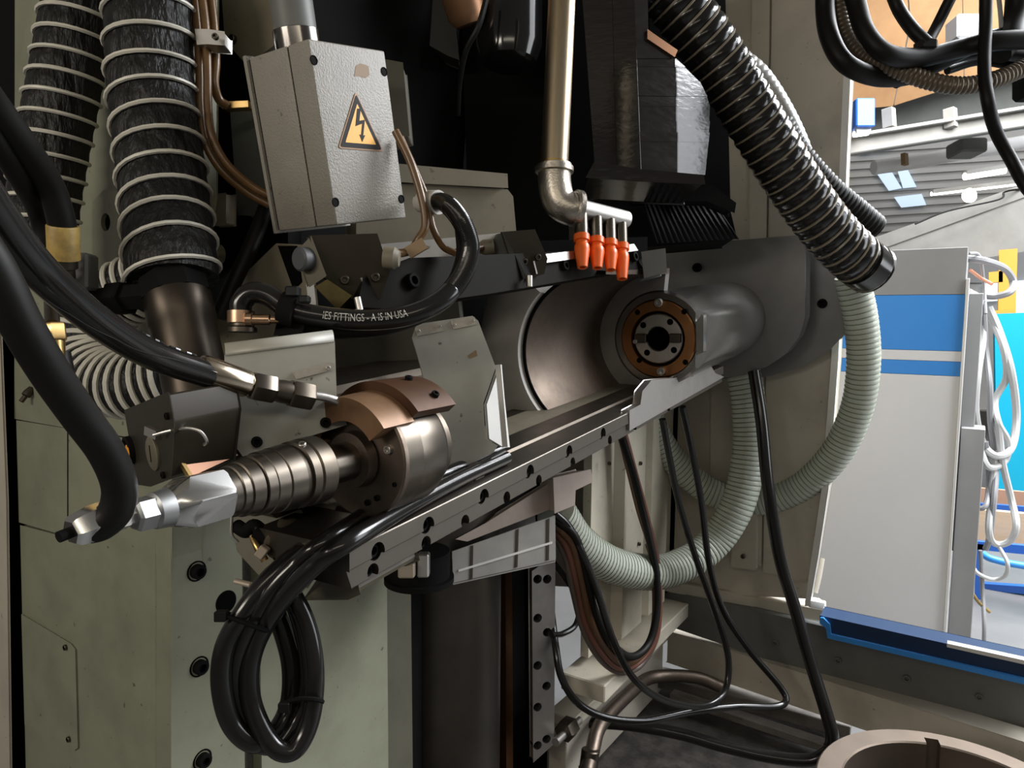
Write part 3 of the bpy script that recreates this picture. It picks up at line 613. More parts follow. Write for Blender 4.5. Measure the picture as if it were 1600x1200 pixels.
mk('front_ring', lathe(S1, SD, axprof([(344, 30), (345, 37), (358, 38), (359, 41), (370, 41), (371, 44), (388, 45), (390, 41)]), 48), MSTEEL, rs)
mk('step_ring', lathe(S1, SD, axprof([(389, 40), (391, 48), (404, 48.5), (405, 50), (422, 50.5), (423, 48), (425, 51), (447, 52), (448, 46)]), 48), MSTEEL, rs)
mk('dark_ring', lathe(S1, SD, axprof([(446, 47), (456, 48), (457, 53), (468, 53), (469, 50), (472, 53.5), (492, 53), (495, 49), (496, 30)]), 48), DSTEEL, rs)
mk('shaft', lathe(S1, SD, axprof([(490, 31), (560, 30)]), 40), MSTEEL, rs)
mk('collar', lathe(S1, SD, axprof([(543, 30), (544, 44), (557, 45), (559, 40), (566, 40)]), 40), BRSTEEL, rs)
mk('drum_face', lathe(S1, SD, axprof([(567, 30), (560, 32), (560, 92), (562, 95), (567, 95)]), 64), BRSTEEL, rs)
mk('drum', lathe(S1, SD, axprof([(565, 94.5), (592, 91), (592.5, 90.4), (594, 90.6), (629, 86.5), (635, 82), (635, 40)]), 64, cap=False), MSTEEL, rs)
FC = (S1+SD*ax_t(560), -SD)
for x, y, r_ in ((608, 702, 0.0058), (590, 778, 0.004), (575, 785, 0.004), (617, 757, 0.003)): bolt(rs, ON(x, y, FC), -SD, r_, STEEL if r_ > 0.005 else MATTB)
bolt(rs, S1+SD*ax_t(476)+(-FW*0.55+UP*0.83+RT*0.1).normalized()*(52.5*axz(476)/FPX), (-FW*0.55+UP*0.83), 0.0045, STEEL)
bolt(rs, S1+SD*ax_t(532)+(-FW*0.95-UP*0.3).normalized()*(29.5*axz(532)/FPX), (-FW*0.95-UP*0.3), 0.004, MATTB)
mk('drum_cover', lathe(S1, SD, axprof([(540, 64), (540, 101), (586, 100), (586, 62)]), 40, -70, 54, za), mat('lit_cover_brown', (0.27, 0.155, 0.085), 0.42, 0.35, grime=0.6, scale=14, gcol=(0.08, 0.035, 0.015)), rs)  # lighter copy of the cover brown: light put into the colour
mk('drum_cover', lathe(S1, SD, axprof([(587, 96), (587, 114), (648, 106), (648, 88)]), 40, -80, 50, za), mat('shaded_cover_brown', (0.085, 0.036, 0.015), 0.42, 0.4, grime=0.6, scale=16, rvar=0.2), rs)  # darker copy of the cover brown: shade put into the colour
for aa in (10, 38): 
    dv = (za*math.cos(math.radians(aa))+xa*math.sin(math.radians(aa)))
    bolt(rs, S1+SD*ax_t(630)+dv*(109*axz(630)/FPX), dv, 0.0055, MATTB)
mk('drum_root', lathe(S1, SD, axprof([(634, 70), (652, 68), (660, 50)]), 40), DSTEEL, rs)
# elbow at the shaft's end
el = thing('hose_elbow', 'aluminium elbow fitting at the free end of the shaft', 'fitting', P(135, 815, 0.62))
ea = P(176, 806, 0.632); eb = P(110, 832, 0.60); ed_ = (eb-ea)
mk('sleeve', lathe(ea, ed_, [(0.0, 0.0145), (0.002, 0.0165), (ed_.length*0.45, 0.0165), (ed_.length*0.9, 0.0140), (ed_.length, 0.011)], 6), ALU, el)
mk('plug', cyl(eb, ed_, 0.005, -0.004, 0.010, 12), MATTB, el)
# ================================================================== BRACKET, VALVE BLOCK, CYLINDER left of the drum
BK = (P(440, 620, 0.89), (xa*0.80-ya*0.56+za*0.10).normalized())
bk = thing('bent_bracket', 'grey bent sheet bracket behind the hose fitting left of the drum', 'bracket', P(440, 700, 0.89))
slab('front_sheet', [(352, 556), (522, 534), (525, 622), (541, 663), (380, 712), (364, 690), (354, 640)], BK, 0.004, PLATE, bk, 0.001)
q0 = ON(352, 556, BK); q1 = ON(522, 534, BK); bn = BK[1]; upv = (q0-ON(354, 640, BK)).normalized()
vs = []; rows = []
for k in range(9):
    a = math.radians(90*k/8); off = upv*math.sin(a)*0.014 - bn*(1-math.cos(a))*0.014
    rows.append((q0+off, q1+off))
rows.append((rows[-1][0]-bn*0.030, rows[-1][1]-bn*0.030))
vs = [p for r_ in rows for p in r_]; fs = [(2*i, 2*i+1, 2*i+3, 2*i+2) for i in range(len(rows)-1)]
tf = mk('top_bend', (vs, fs), PLATE, bk); md = tf.modifiers.new('t', 'SOLIDIFY'); md.thickness = 0.004; md.offset = 0
npl = slab('name_plate', [(458, 582), (516, 566), (517, 578), (462, 592)], BK, 0.002, NPLATE, bk, 0.0004, off=0.003)
bolt(npl, ON(512, 575, BK)+bn*0.003, bn, 0.003, STEEL, 'screw')
for x, y in ((508, 660), (401, 690)): bolt(bk, ON(x, y, BK)+bn*0.002, bn, 0.0068, MATTB)
vb = thing('valve_block', 'dark brown valve block with round plug and amber sight glass', 'valve block', P(240, 750, 0.82))
VE = (P(235, 690, 0.82), (-ya*0.92-xa*0.25).normalized())
ef = [(195, 643), (263, 615), (271, 660), (266, 746), (235, 758), (214, 755), (208, 720)]
mk('body', prism([ON(x, y, VE) for x, y in ef], ya*0.085), mat('valve_brown', (0.034, 0.028, 0.019), 0.40, 0.3, grime=0.4, scale=14), vb, bevel=0.002)
mk('plug', lathe(ON(240, 708, VE), VE[1], [(0, 0.0205), (0.002, 0.0205), (0.0035, 0.018), (0.0035, 0.0)], 32), mat('plug_olive', (0.20, 0.18, 0.13), 0.4, 0.5), vb)
mk('plug_slot', obox(ON(240, 708, VE)+VE[1]*0.0035, za, VE[1], za.cross(VE[1]), 0.020, 0.001, 0.002), HOLE, vb)
sg = mk('sight_glass', lathe(ON(205, 703, VE), VE[1], [(-0.01, 0.018), (0.006, 0.018), (0.007, 0.014), (0.003, 0.012), (0.003, 0.0)], 28), MATTB, vb)
mk('amber_lens', lathe(ON(208, 704, VE)+VE[1]*0.0066, VE[1], [(0, 0.0085), (0.001, 0.006), (0.001, 0)], 20), AMBER, sg)
for x, y in ((263, 650), (257, 742)): bolt(vb, ON(x, y, VE), VE[1], 0.004, MATTB)
mk('lip', prism([P(*q) for q in ((279, 713, 0.79), (356, 690, 0.86), (372, 711, 0.86), (296, 746, 0.79))], (za*0.3-xa).normalized()*0.004), mat('lip_brown', (0.10, 0.042, 0.018), 0.35, 0.6), vb)
mk('lip_edge', bar(P(278, 714, 0.79), P(297, 745, 0.79), 0.006, 0.004), BRASS, vb)
mk('spring_clip', tube([(240, 680, 0.765), (262, 674, 0.762), (290, 669, 0.762), (312, 674, 0.765), (323, 689, 0.77), (319, 695, 0.775)], 5, 8), STEEL, vb)
mk('clip_tab', bar(P(229, 672, 0.795), P(247, 680, 0.785), 0.006, 0.010), STEEL, vb)
hc = thing('hydraulic_cylinder', 'dark steel cylinder leaning behind the printed hose', 'cylinder', P(300, 610, 1.0))
ha = P(272, 440, 1.02); hb = P(312, 625, 0.97); hl = (hb-ha).length
mk('barrel', lathe(ha, hb-ha, [(0.028, 0.046), (hl*0.38, 0.046), (hl*0.40, 0.0435), (hl, 0.0435)], 48), mat('dark_barrel', (0.055, 0.045, 0.036), 0.38, 0.9, grime=0.4, scale=12), hc)
mk('cap', lathe(ha, hb-ha, [(-0.012, 0.040), (0.0, 0.048), (0.028, 0.048)], 8), MATTB, hc)
mk('inlet', sweep([P(238, 462, 1.0), P(190, 466, 1.0), P(150, 472, 1.02)], 0.020, 6), MATTB, hc)
mk('inlet_nut', hexnut(P(200, 465, 0.995), P(150, 472, 1.02)-P(200, 465, 0.995), 0.03, 0.025), MATTB, hc)
# ================================================================== JUNCTION BOX
bx = D(1600, 240); by = D(-909, 490); by = -by if by.dot(FW) < 0 else by
by = (by-bx*by.dot(bx)).normalized(); bz = bx.cross(by).normalized()
if bz.z < 0: bz = -bz
E1 = P(481, 60, 0.98); Wb, Hb, Db = 0.151, 0.255, 0.142
jb = thing('junction_box', 'pale grey junction box with yellow high voltage warning triangle', 'junction box', E1-bz*Hb)
def JB(u, d, h): return E1+bx*u+by*d-bz*h
def jbox(u0, u1, d0, d1, h0, h1): return obox(JB((u0+u1)/2, (d0+d1)/2, (h0+h1)/2), bx, by, bz, u1-u0, d1-d0, h1-h0)
mk('lid', jbox(0, Wb, 0, 0.046, 0, Hb), PBOX, jb, bevel=0.004, seg=3)
mk('gasket', jbox(0.002, Wb-0.002, 0.044, 0.050, 0.002, Hb-0.002), HOLE, jb)
mk('body', jbox(0, Wb, 0.0475, Db-0.006, 0, Hb), PBOX, jb, bevel=0.003, seg=2)
mk('back_gasket', jbox(0.002, Wb-0.002, Db-0.008, Db-0.001, 0.002, Hb-0.002), HOLE, jb)
mk('back_plate', jbox(-0.004, Wb+0.004, Db-0.003, Db+0.004, -0.004, Hb+0.004), PBOX, jb, bevel=0.001)
JP = (E1, -by)
for x, y in ((490, 94), (600, 112), (524, 316), (627, 311)):
    p = ON(x, y, JP); t = lathe(p, -by, [(0.0, 0.0068), (0.0008, 0.0068), (0.0012, 0.0058), (0.0003, 0.005), (0.0003, 0)], 20)
    mk('lid_screw', t, MATTB, jb)
def rtri(pts, r): # rounded polygon in 2-D
    out = []; n = len(pts)
    for i in range(n):
        a, b, c = V(pts[i-1]), V(pts[i]), V(pts[(i+1) % n])
        p = b+(a-b).normalized()*r; q = b+(c-b).normalized()*r
        for k in range(5):
            t = k/4; out.append(tuple(p*(1-t)**2+b*2*t*(1-t)+q*t*t))
    return out
T0 = [(555, 143), (598.5, 237), (528, 231.5)]; cx = sum(p[0] for p in T0)/3; cy_ = sum(p[1] for p in T0)/3
def sc(k): return [(cx+(x-cx)*k, cy_+(y-cy_)*k) for x, y in T0]
ws = slab('warning_sign', rtri(sc(1.0), 5), JP, 0.0012, SORG, jb, 0, off=0.0012)
slab('black_border', rtri(sc(0.93), 4.5), JP, 0.0004, SYMB, ws, 0, off=0.0016)
slab('yellow_field', rtri(sc(0.68), 1.0), JP, 0.0004, YEL, ws, 0, off=0.0020)
slab('lightning_symbol', [(556.5, 170), (562, 170), (560, 189), (568.5, 187.5), (566.0, 212), (569, 211.5), (564.5, 222), (560, 210.5), (562.8, 211.3), (564.5, 193.5), (554, 197.5)], JP, 0.0004, SYMB, ws, 0, off=0.0024)
slab('glue_residue', [(556, 103), (562, 99), (570, 101), (576, 104), (577, 118), (571, 122), (560, 119), (553, 120)], JP, 0.0003, STAIN, jb, 0, off=0.0004)
cn = thing('cable_conduit', 'dark steel conduit pipe rising from the top of the junction box', 'conduit', JB(0.03, 0.07, 0))
ca = JB(0.045, 0.075, 0.0); 
mk('collar', lathe(ca, bz, [(-0.002, 0.034), (0.030, 0.034), (0.032, 0.030)], 40), mat('dark_chrome', (0.18, 0.17, 0.16), 0.18, 1), cn)
mk('pipe', lathe(ca, bz, [(0.03, 0.031), (0.32, 0.033)], 40), PDARKG, cn)
sb = slab('small_box', [(600, 94), (628, 99), (638, 211), (608, 219)], (P(620, 150, 1.22), -FW), 0.05, mat('olive_dark', (0.075, 0.07, 0.05), 0.5), None, 0.002); tag(sb, 'small dark olive box just behind the junction box right edge', 'box')
# ================================================================== LIMIT SWITCHES
def switch(nm, lb, face, zf, n, th, gl, gd):
    pl = (P(face[0][0], face[0][1], zf), n); t = thing(nm, lb, 'switch', P(face[0][0], face[0][1]+60, zf), 'limit switches above the head')
    slab('body', face, pl, th, mat('switch_brown', (0.036, 0.030, 0.021), 0.40, 0.3, spec=0.2, grime=0.4, scale=20), t, 0.002); return t, pl
SN = (-ya*0.62+xa*0.75).normalized()
s1, pl1 = switch('limit_switch', 'brown limit switch block with dark round knob below the junction box', [(485, 370), (588, 367), (607, 424), (592, 466), (556, 469), (507, 430)], 0.985, SN, 0.055, None, None)
mk('side_wing', prism([P(*q) for q in ((466, 392, 1.0), (486, 372, 0.985), (508, 430, 0.985), (484, 446, 1.0))], -SN*0.05), mat('switch_olive', (0.17, 0.155, 0.12), 0.4, 0.4, grime=0.4), s1, bevel=0.002)
mk('knob', lathe(P(474, 405, 0.99), (-ya*0.9-xa*0.1), [(-0.01, 0.017), (0.006, 0.017), (0.009, 0.014), (0.009, 0)], 30), mat('knob_slate', (0.07, 0.075, 0.08), 0.5), s1)
mk('brass_plate', prism([P(*q) for q in ((494, 448, 0.985), (512, 438, 0.975), (548, 462, 0.975), (528, 482, 0.985))], -SN*0.02), mat('olive_brass', (0.24, 0.19, 0.08), 0.38, 0.7, grime=0.5, scale=40), s1, bevel=0.001)
for x, y in ((538, 437), (586, 433)): bolt(s1, ON(x, y, pl1), SN, 0.0065, DSTEEL)
mk('slot', obox(ON(570, 447, pl1)+SN*0.001, D(577, 466*1), SN, za, 0.001, 0.001, 0.001), DSTEEL, s1)
mk('guide_rod', bar(ON(564, 434, pl1)+SN*0.001, ON(576, 464, pl1)+SN*0.001, 0.003, 0.003), STEEL, s1)
mk('plunger', lathe(P(561, 478, 0.975), UP*0.9+RT*-0.2, [(-0.006, 0.005), (0.012, 0.005)], 14), STEEL, s1)
mk('gland', lathe(P(600, 402, 1.0), RT*0.95-UP*0.1, [(0, 0.016), (0.015, 0.016), (0.022, 0.011)], 20), PBEIGED, s1)
s2, pl2 = switch('limit_switch', 'brown limit switch block left of the orange nozzles', [(784, 364), (835, 360), (854, 404), (849, 427), (822, 434), (800, 412)], 1.30, SN, 0.05, None, None)
mk('side_wing', prism([P(*q) for q in ((764, 382, 1.34), (785, 364, 1.30), (823, 434, 1.30), (788, 436, 1.34))], -SN*0.05), PDARKG, s2, bevel=0.002)
mk('base_plate', prism([P(*q) for q in ((745, 425, 1.34), (800, 415, 1.32), (828, 436, 1.31), (784, 450, 1.33))], -SN*0.03), DSTEEL, s2, bevel=0.002)
mk('gland', lathe(P(764, 386, 1.33), -RT*0.95-UP*0.1, [(-0.01, 0.015), (0.010, 0.015), (0.018, 0.010)], 20), PBEIGED, s2)
for x, y in ((819, 409), (840, 402)): bolt(s2, ON(x, y, pl2), SN, 0.006, DSTEEL)
mk('guide_rod', bar(ON(833, 408, pl2)+SN*0.001, ON(838, 428, pl2)+SN*0.001, 0.004, 0.003), STEEL, s2)
mk('plunger', lathe(P(827, 441, 1.29), UP, [(-0.008, 0.006), (0.012, 0.006)], 14), STEEL, s2)
# ================================================================== COOLANT PIPE WITH NOZZLES
cp = thing('coolant_pipe', 'vertical stained steel coolant pipe with elbow and nozzle manifold', 'pipe', P(880, 320, 1.45))
pt = P(881, -70, 1.47); pb = P(866, 262, 1.45)
mk('pipe', lathe(pb, pt-pb, [(0, 0.0285), ((pt-pb).length, 0.0285)], 36), PIPEST, cp)
mk('thread_tape', lathe(pb, pt-pb, [(-0.004, 0.0295), (0.010, 0.0295)], 36), BRASS, cp)
ep = crom([P(866, 258, 1.45), P(867, 290, 1.45), P(874, 315, 1.45), P(890, 326, 1.45), P(904, 324, 1.452)], 8)
elb = mk('elbow', sweep(ep, [0.036, 0.0365]+[0.034]*(len(ep)-4)+[0.031, 0.031], 28), CASTI, cp)
mk('elbow_rim', lathe(P(866, 262, 1.45), P(866, 280, 1.45)-P(866, 262, 1.45), [(0, 0.036), (0, 0.040), (0.010, 0.040), (0.012, 0.035)], 32), CASTI, elb)
mk('elbow_rim', lathe(P(897, 325, 1.45), P(985, 345, 1.50)-P(897, 325, 1.45), [(-0.004, 0.033), (0, 0.038), (0.010, 0.038), (0.012, 0.028)], 32), CASTI, elb)
ma_ = P(900, 324, 1.45); mb = P(980, 344, 1.53); md_ = mb-ma_
mk('manifold', lathe(ma_, md_, [(0, 0.0190), (md_.length-0.004, 0.0190), (md_.length, 0.016)], 28), STEEL, cp)
for i, (x, y, y2) in enumerate(((908, 340, 418), (931, 345, 419), (952, 349, 422), (970, 354, 436))):
    z = 1.455+0.02*i; a = P(x, y-4, z); b = P(x+1, y+30, z-0.012); d = (P(x+2, y2, z-0.03)-a).normalized(); l = (b-a).length
    st_ = mk('nozzle_tube', lathe(a, d, [(0, 0.0138), (l, 0.0138)], 18), MSTEEL, cp)
    L2 = (P(x+2, y2, z-0.03)-a).length
    tip = mk('orange_nozzle', lathe(a, d, [(l-0.004, 0.013), (l-0.003, 0.0165), (l+0.010, 0.0165), (l+0.011, 0.0125), (l+0.016, 0.0125), (l+0.020, 0.0155), (l+0.030, 0.0160), (L2-0.008, 0.0115), (L2, 0.0105), (L2, 0.006), (L2-0.006, 0.006)], 22), ORNG, st_)
# ================================================================== BLACK RAM WITH WIPER BLOCK (upper centre)
rm = thing('black_ram', 'black oily ram block with layered wiper plates above the spindle', 'ram', P(1000, 275, 1.8))
nl = (-RT*0.35-FW*0.93).normalized(); nr = (RT*0.40-FW*0.92).normalized()
PLl = (P(985, 150, 1.72), nl); PLr = (P(985, 150, 1.72), nr)
PLr2 = (ON(1058, 180, PLr), (RT*0.58-FW*0.815).normalized())
slab('left_plate', [(905, -80), (953, -80), (962, 258), (930, 252), (915, 48)], PLl, 0.20, GLOSS, rm, 0.002)
slab('middle_plate', [(956, -80), (987, -80), (1000, 264), (965, 259)], PLl, 0.22, GLOSS, rm, 0.002)
slab('bottom_lip', [(930, 254), (962, 260), (1000, 266), (1098, 275), (1100, 286), (1000, 282), (918, 276)], (P(985, 270, 1.70), -FW), 0.2, GLOSS, rm, 0.003)
ys = [(92, 104), (104, 128), (128, 150), (150, 166), (166, 190), (190, 208), (208, 222), (222, 246), (246, 273)]
for i, (y0, y1) in enumerate(ys):
    def xrt(y): return 1054+(y-88)*1.0 if y < 135 else (1100+(y-135)*0.32 if y < 170 else 1111-(y-170)*0.10)
    def xlt(y): return 989+(y-60)*0.05
    jo = random.uniform(-0.003, 0.003); xm = 1058
    if xrt(y0) < xm+6: xm = xrt(y0)-2
    slab('wiper_plate', [(xlt(y0), y0-1.2), (xm, y0), (xm, y1-0.6), (xlt(y1), y1-1.6)], PLr, 0.2, GLOSS, rm, 0.0012, off=jo)
    if xrt(y1) > 1066: slab('wiper_plate', [(xm, y0), (max(xrt(y0), xm+2), y0+0.3), (xrt(y1), y1-0.4), (xm, y1-0.6)], PLr2, 0.12, GLOSS, rm, 0.0012, off=jo)
slab('wiper_plate', [(987, -80), (1010, -80), (1012, 52), (1054, 86), (1050, 90), (989, 90)], PLr, 0.2, GLOSS, rm, 0.002)
slab('copper_strip', [(1010, 48), (1018, 54), (1056, 80), (1052, 90), (1010, 62)], PLr, 0.02, mat('copper_strip', (0.45, 0.24, 0.14), 0.25, 1), rm, 0.001, off=0.006)
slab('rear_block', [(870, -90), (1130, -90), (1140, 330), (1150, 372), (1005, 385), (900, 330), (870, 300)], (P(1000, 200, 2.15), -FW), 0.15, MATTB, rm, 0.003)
bl = thing('bellows', 'black pleated bellows hanging under the ram', 'bellows', P(1080, 380, 1.9))
vsb = []; n = 30
for i in range(n+1):
    t = i/n; x0 = 1000+t*112; x1 = 1025+t*130; zz = 1.92+0.014*(i % 2)+t*0.22
    y0 = 308+6*math.sin(t*3); y1 = 381-t*8
    vsb += [P(x0, y0, zz), P((x0+x1)/2, (y0+y1)/2, zz-0.01), P(x1, y1, zz)]
fsb = [(3*i+k, 3*i+k+1, 3*i+4+k, 3*i+3+k) for i in range(n) for k in (0, 1)]
o = mk('pleats', (vsb, fsb), mat('bellows_black', (0.008, 0.008, 0.008), 0.7, spec=0.2), bl, ang=10); md = o.modifiers.new('s', 'SOLIDIFY'); md.thickness = 0.006
slab('top_rim', [(985, 288), (1110, 290), (1148, 318), (1146, 330), (1105, 312), (990, 312)], (P(1060, 300, 1.95), -FW), 0.05, MATTB, bl, 0.004)
bd_ = thing('black_slide', 'flat black slide face in the dark recess behind the coolant pipe', 'slide', P(760, 290, 2.0))
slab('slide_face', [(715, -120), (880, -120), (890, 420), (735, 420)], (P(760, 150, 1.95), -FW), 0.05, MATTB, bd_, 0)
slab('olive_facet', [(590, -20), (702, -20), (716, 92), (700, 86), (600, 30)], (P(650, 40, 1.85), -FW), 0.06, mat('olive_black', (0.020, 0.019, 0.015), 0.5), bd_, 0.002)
bt = tag(mk('black_canister', lathe(P(795, 105, 1.75), P(797, -60, 1.75)-P(795, 105, 1.75), [(0, 0.0), (0, 0.045), (0.012, 0.068), (0.05, 0.082), (0.4, 0.082)], 40), mat('canister_gloss', (0.008, 0.008, 0.008), 0.12)), 'glossy black round canister left of the coolant pipe', 'canister')
tag(mk('copper_cap', lathe(P(735, 40, 1.7), UP*0.8-RT*0.25-FW*0.3, [(0, 0.0), (0.002, 0.035), (0.02, 0.048), (0.14, 0.052)], 32), mat('dull_copper', (0.30, 0.16, 0.085), 0.4, 0.7, grime=0.4, scale=18)), 'dull copper coloured round cap at the top edge beside the canister', 'cap')
tag(mk('thin_cable', tube([(762, -10, 1.62), (748, 40, 1.62), (728, 80, 1.65), (718, 130, 1.7), (715, 180, 1.75)], 9, 8), RUBD), 'thin black cable hanging below the copper coloured cap', 'cable')
# plates behind the junction box
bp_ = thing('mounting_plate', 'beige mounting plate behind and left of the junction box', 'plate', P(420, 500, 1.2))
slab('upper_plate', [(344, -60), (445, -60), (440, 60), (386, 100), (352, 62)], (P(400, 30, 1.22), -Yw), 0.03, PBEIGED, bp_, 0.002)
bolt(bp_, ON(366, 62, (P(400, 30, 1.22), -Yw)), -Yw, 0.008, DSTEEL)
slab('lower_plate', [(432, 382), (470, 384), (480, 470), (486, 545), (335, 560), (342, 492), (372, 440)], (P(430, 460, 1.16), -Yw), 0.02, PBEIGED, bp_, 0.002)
slab('slot', [(434, 384), (462, 384), (470, 440), (458, 452)], (P(430, 460, 1.155), -Yw), 0.004, HOLE, bp_, 0)
slab('dark_back', [(318, -60), (450, -60), (450, 420), (318, 420)], (P(380, 200, 1.30), -Yw), 0.03, MATTB, bp_, 0)  # black sheet standing in for the shaded recess beside the column
slab('grey_post', [(360, 165), (400, 165), (420, 335), (372, 335)], (P(380, 250, 1.24), -Yw), 0.03, PDARKG, bp_, 0.002)
slab('small_bracket', [(324, 306), (352, 303), (352, 350), (328, 352)], (P(340, 330, 1.2), -Yw), 0.02, PBEIGED, bp_, 0.002)
mk('knob', lathe(P(343, 398, 1.18), -Yw, [(0, 0.017), (0.012, 0.015), (0.014, 0.008), (0.014, 0)], 24), mat('olive_knob', (0.16, 0.15, 0.09), 0.35, 0.5), bp_)
mk('brass_tab', bar(P(350, 167, 1.16), P(392, 165, 1.16), 0.02, 0.012), BRASS, bp_, bevel=0.001)
# cable tray under the rail
TPl = (P(790, 860, 1.95), (-FW*0.8+RT*0.30+UP*0.10).normalized())
ct = thing('cable_tray', 'grey sheet metal cable tray hanging under the far end of the rail', 'cable tray', P(790, 910, 1.95))
slab('front_sheet', [(708, 862), (867, 806), (868, 872), (867, 878), (709, 913)], TPl, 0.006, mat('tray_sheet', (0.46, 0.45, 0.42), 0.40, 0.5, grime=0.4, scale=9), ct, 0.001)
slab('fold', [(716, 890), (862, 846), (862, 849), (716, 893)], TPl, 0.006, WHITE, ct, 0.0005, off=0.004)
for pts in ([(735, 853), (739, 852), (738, 904), (734, 905)], [(806, 828), (810, 826), (808, 886), (804, 887)], [(854, 812), (858, 810), (857, 875), (853, 876)]):
    slab('strap', pts, TPl, 0.003, DSTEEL, ct, 0, off=0.003)
mk('back_sheet', prism([ON(x, y, TPl)-TPl[1]*0.10 for x, y in ((712, 838), (855, 790), (862, 860), (712, 900))], -TPl[1]*0.005), PANM, ct)
mk('bottom_sheet', prism([ON(709, 912, TPl), ON(867, 877, TPl), ON(867, 877, TPl)-TPl[1]*0.10, ON(709, 912, TPl)-TPl[1]*0.10], UP*0.003), PANM, ct)
kn = thing('knee_plate', 'pinkish beige knee plate between rail and cable tray', 'plate', P(830, 790, 2.0))
slab('gusset', [(715, 842), (760, 818), (868, 750), (872, 790), (730, 845)], (P(830, 800, 2.02), TPl[1]), 0.04, mat('pink_beige', (0.55, 0.46, 0.40), 0.5, grime=0.4), kn, 0.002)
slab('square_block', [(866, 748), (922, 735), (925, 752), (898, 765), (897, 788), (868, 800)], (P(890, 770, 2.02), TPl[1]), 0.10, mat('pink_beige', (0.40, 0.33, 0.28)), kn, 0.003)
rf = thing('round_foot', 'dark round flange with small fittings under the near end of the rail', 'flange', P(700, 910, 1.6))
mk('disc', lathe(P(655, 900, 1.62), Zw, [(-0.012, 0.080), (0.0, 0.080), (0.0, 0.0)], 40), MATTB, rf)
mk('hub', lathe(P(655, 900, 1.62), Zw, [(0.0, 0.07), (0.06, 0.07), (0.06, 0.0)], 40), MATTB, rf)
mk('fitting', obox(P(636, 890, 1.50), RT, FW, UP, 0.035, 0.03, 0.03), mat('pale_brass', (0.5, 0.42, 0.33), 0.4, 0.5), rf, bevel=0.003)
mk('fitting', obox(P(662, 882, 1.52), RT, FW, UP, 0.025, 0.03, 0.05), STEEL, rf, bevel=0.003)
# ================================================================== HOSES AND CABLES
def pts3(l): return [P(*q) for q in l]
def duct(lb, pts, wpx, pitch_px, z, grp=None, wire=WIRE, body=FAB, wr=0.0034, amp=0.03):
    t = thing('spiral_hose', lb, 'hose', P(*pts[-1]), grp); r = pxr(wpx, z); pt = pitch_px*z/FPX
    mk('sleeve', ribbed(pts3(pts), r*0.975, pt, amp, 28, 8, 'sin'), body, t)
    mk('spiral', helix(pts3(pts), r, pt, wr, 26, 6), wire, t); return t
GH = 'spiral hoses at the left'
duct('wide black spiral hose with pale wire rings left of the junction box', [(232, -60, 1.10), (234, 40, 1.10), (238, 140, 1.10), (249, 230, 1.09), (260, 320, 1.07), (268, 400, 1.04), (272, 440, 1.03)], 132, 44, 1.09, GH)
duct('narrower black spiral hose leaning at the upper left corner', [(135, -60, 1.16), (122, 20, 1.16), (104, 120, 1.16), (88, 200, 1.16), (72, 290, 1.16), (62, 370, 1.16), (56, 430, 1.16)], 104, 32, 1.16, GH)
duct('spiral hose curling round with fanned pale rings behind the printed hose', [(236, 440, 1.14), (178, 470, 1.15), (146, 510, 1.15), (142, 555, 1.14), (165, 592, 1.12), (215, 602, 1.10), (275, 592, 1.09)], 100, 17, 1.13, GH, wr=0.0042, amp=0.02)
def cable(nm, lb, pts, wpx, mt, sides=14, grp=None):
    return tag(mk(nm, tube(pts, wpx, sides, 10), mt), lb, 'hose' if 'hose' in nm else 'cable', grp)
GB = 'thick black hoses at the left edge'
ho = thing('pressure_hose', 'shiny black pressure hose with embossed lettering and steel end fitting', 'hose', P(322, 580, 0.80))
hp_ = [(-60, 250, 0.50), (-10, 330, 0.53), (50, 410, 0.57), (110, 468, 0.62), (170, 515, 0.67), (240, 556, 0.73), (325, 585, 0.80)]
zz = 0.68; hpath = pxpath(hp_, 10); HR = 0.0152
mk('hose_body', sweep(hpath, HR, 20), RUB, ho)
# raised moulding marks and ridge on the hose
T, fr = frames(hpath)
def hp_at(i, dirv): 
    t = T[i]; d = (dirv-t*dirv.dot(t)).normalized(); return hpath[i]+d*HR
mk('ridge', sweep([hp_at(i, (UP*0.25-FW)) for i in range(22, len(hpath))], 0.0007, 6), RUB, ho)
for k, i in enumerate(range(34, len(hpath)-2)):
    if k % 3 == 2: continue
    a = hp_at(i, UP*0.95-FW*0.6); b = hp_at(i+1, UP*(0.75 if k % 2 else 1.05)-FW*0.6)
    mk('moulded_mark', sweep([a, a.lerp(b, 0.35), a.lerp(b, 0.75)], 0.0018, 6), RUB, ho)
fa = P(322, 579, 0.80); fb = P(395, 603, 0.84); fdv = (fb-fa); fl_ = fdv.length
mk('ferrule', lathe(fa, fdv, [(-0.008, 0.0155), (-0.004, 0.0170), (fl_*0.85, 0.0165), (fl_*0.92, 0.0145), (fl_, 0.012)], 32), mat('ferrule_steel', (0.55, 0.47, 0.36), 0.2, 1, grime=0.4, scale=25), ho)
na = P(392, 602, 0.838); nb_ = P(545, 632, 0.915); nd = (nb_-na).normalized()
def npt(x): return (P(x, 602+(x-392)*0.19, 0.838+(x-392)*0.0005)-na).length
mk('hex_nut', hexnut(na, nd, npt(428), 0.0185), MSTEEL, ho)
mk('union', lathe(na, nd, [(npt(426), 0.0125), (npt(440), 0.0145), (npt(452), 0.0145)], 24), DSTEEL, ho)
mk('union_nut', hexnut(na+nd*npt(452), nd, npt(487)-npt(452), 0.0185), DSTEEL, ho)
mk('steel_tube', tube([(484, 617, 0.88), (505, 620, 0.89), (525, 626, 0.90), (541, 636, 0.915)], 14, 16), STEEL, ho)
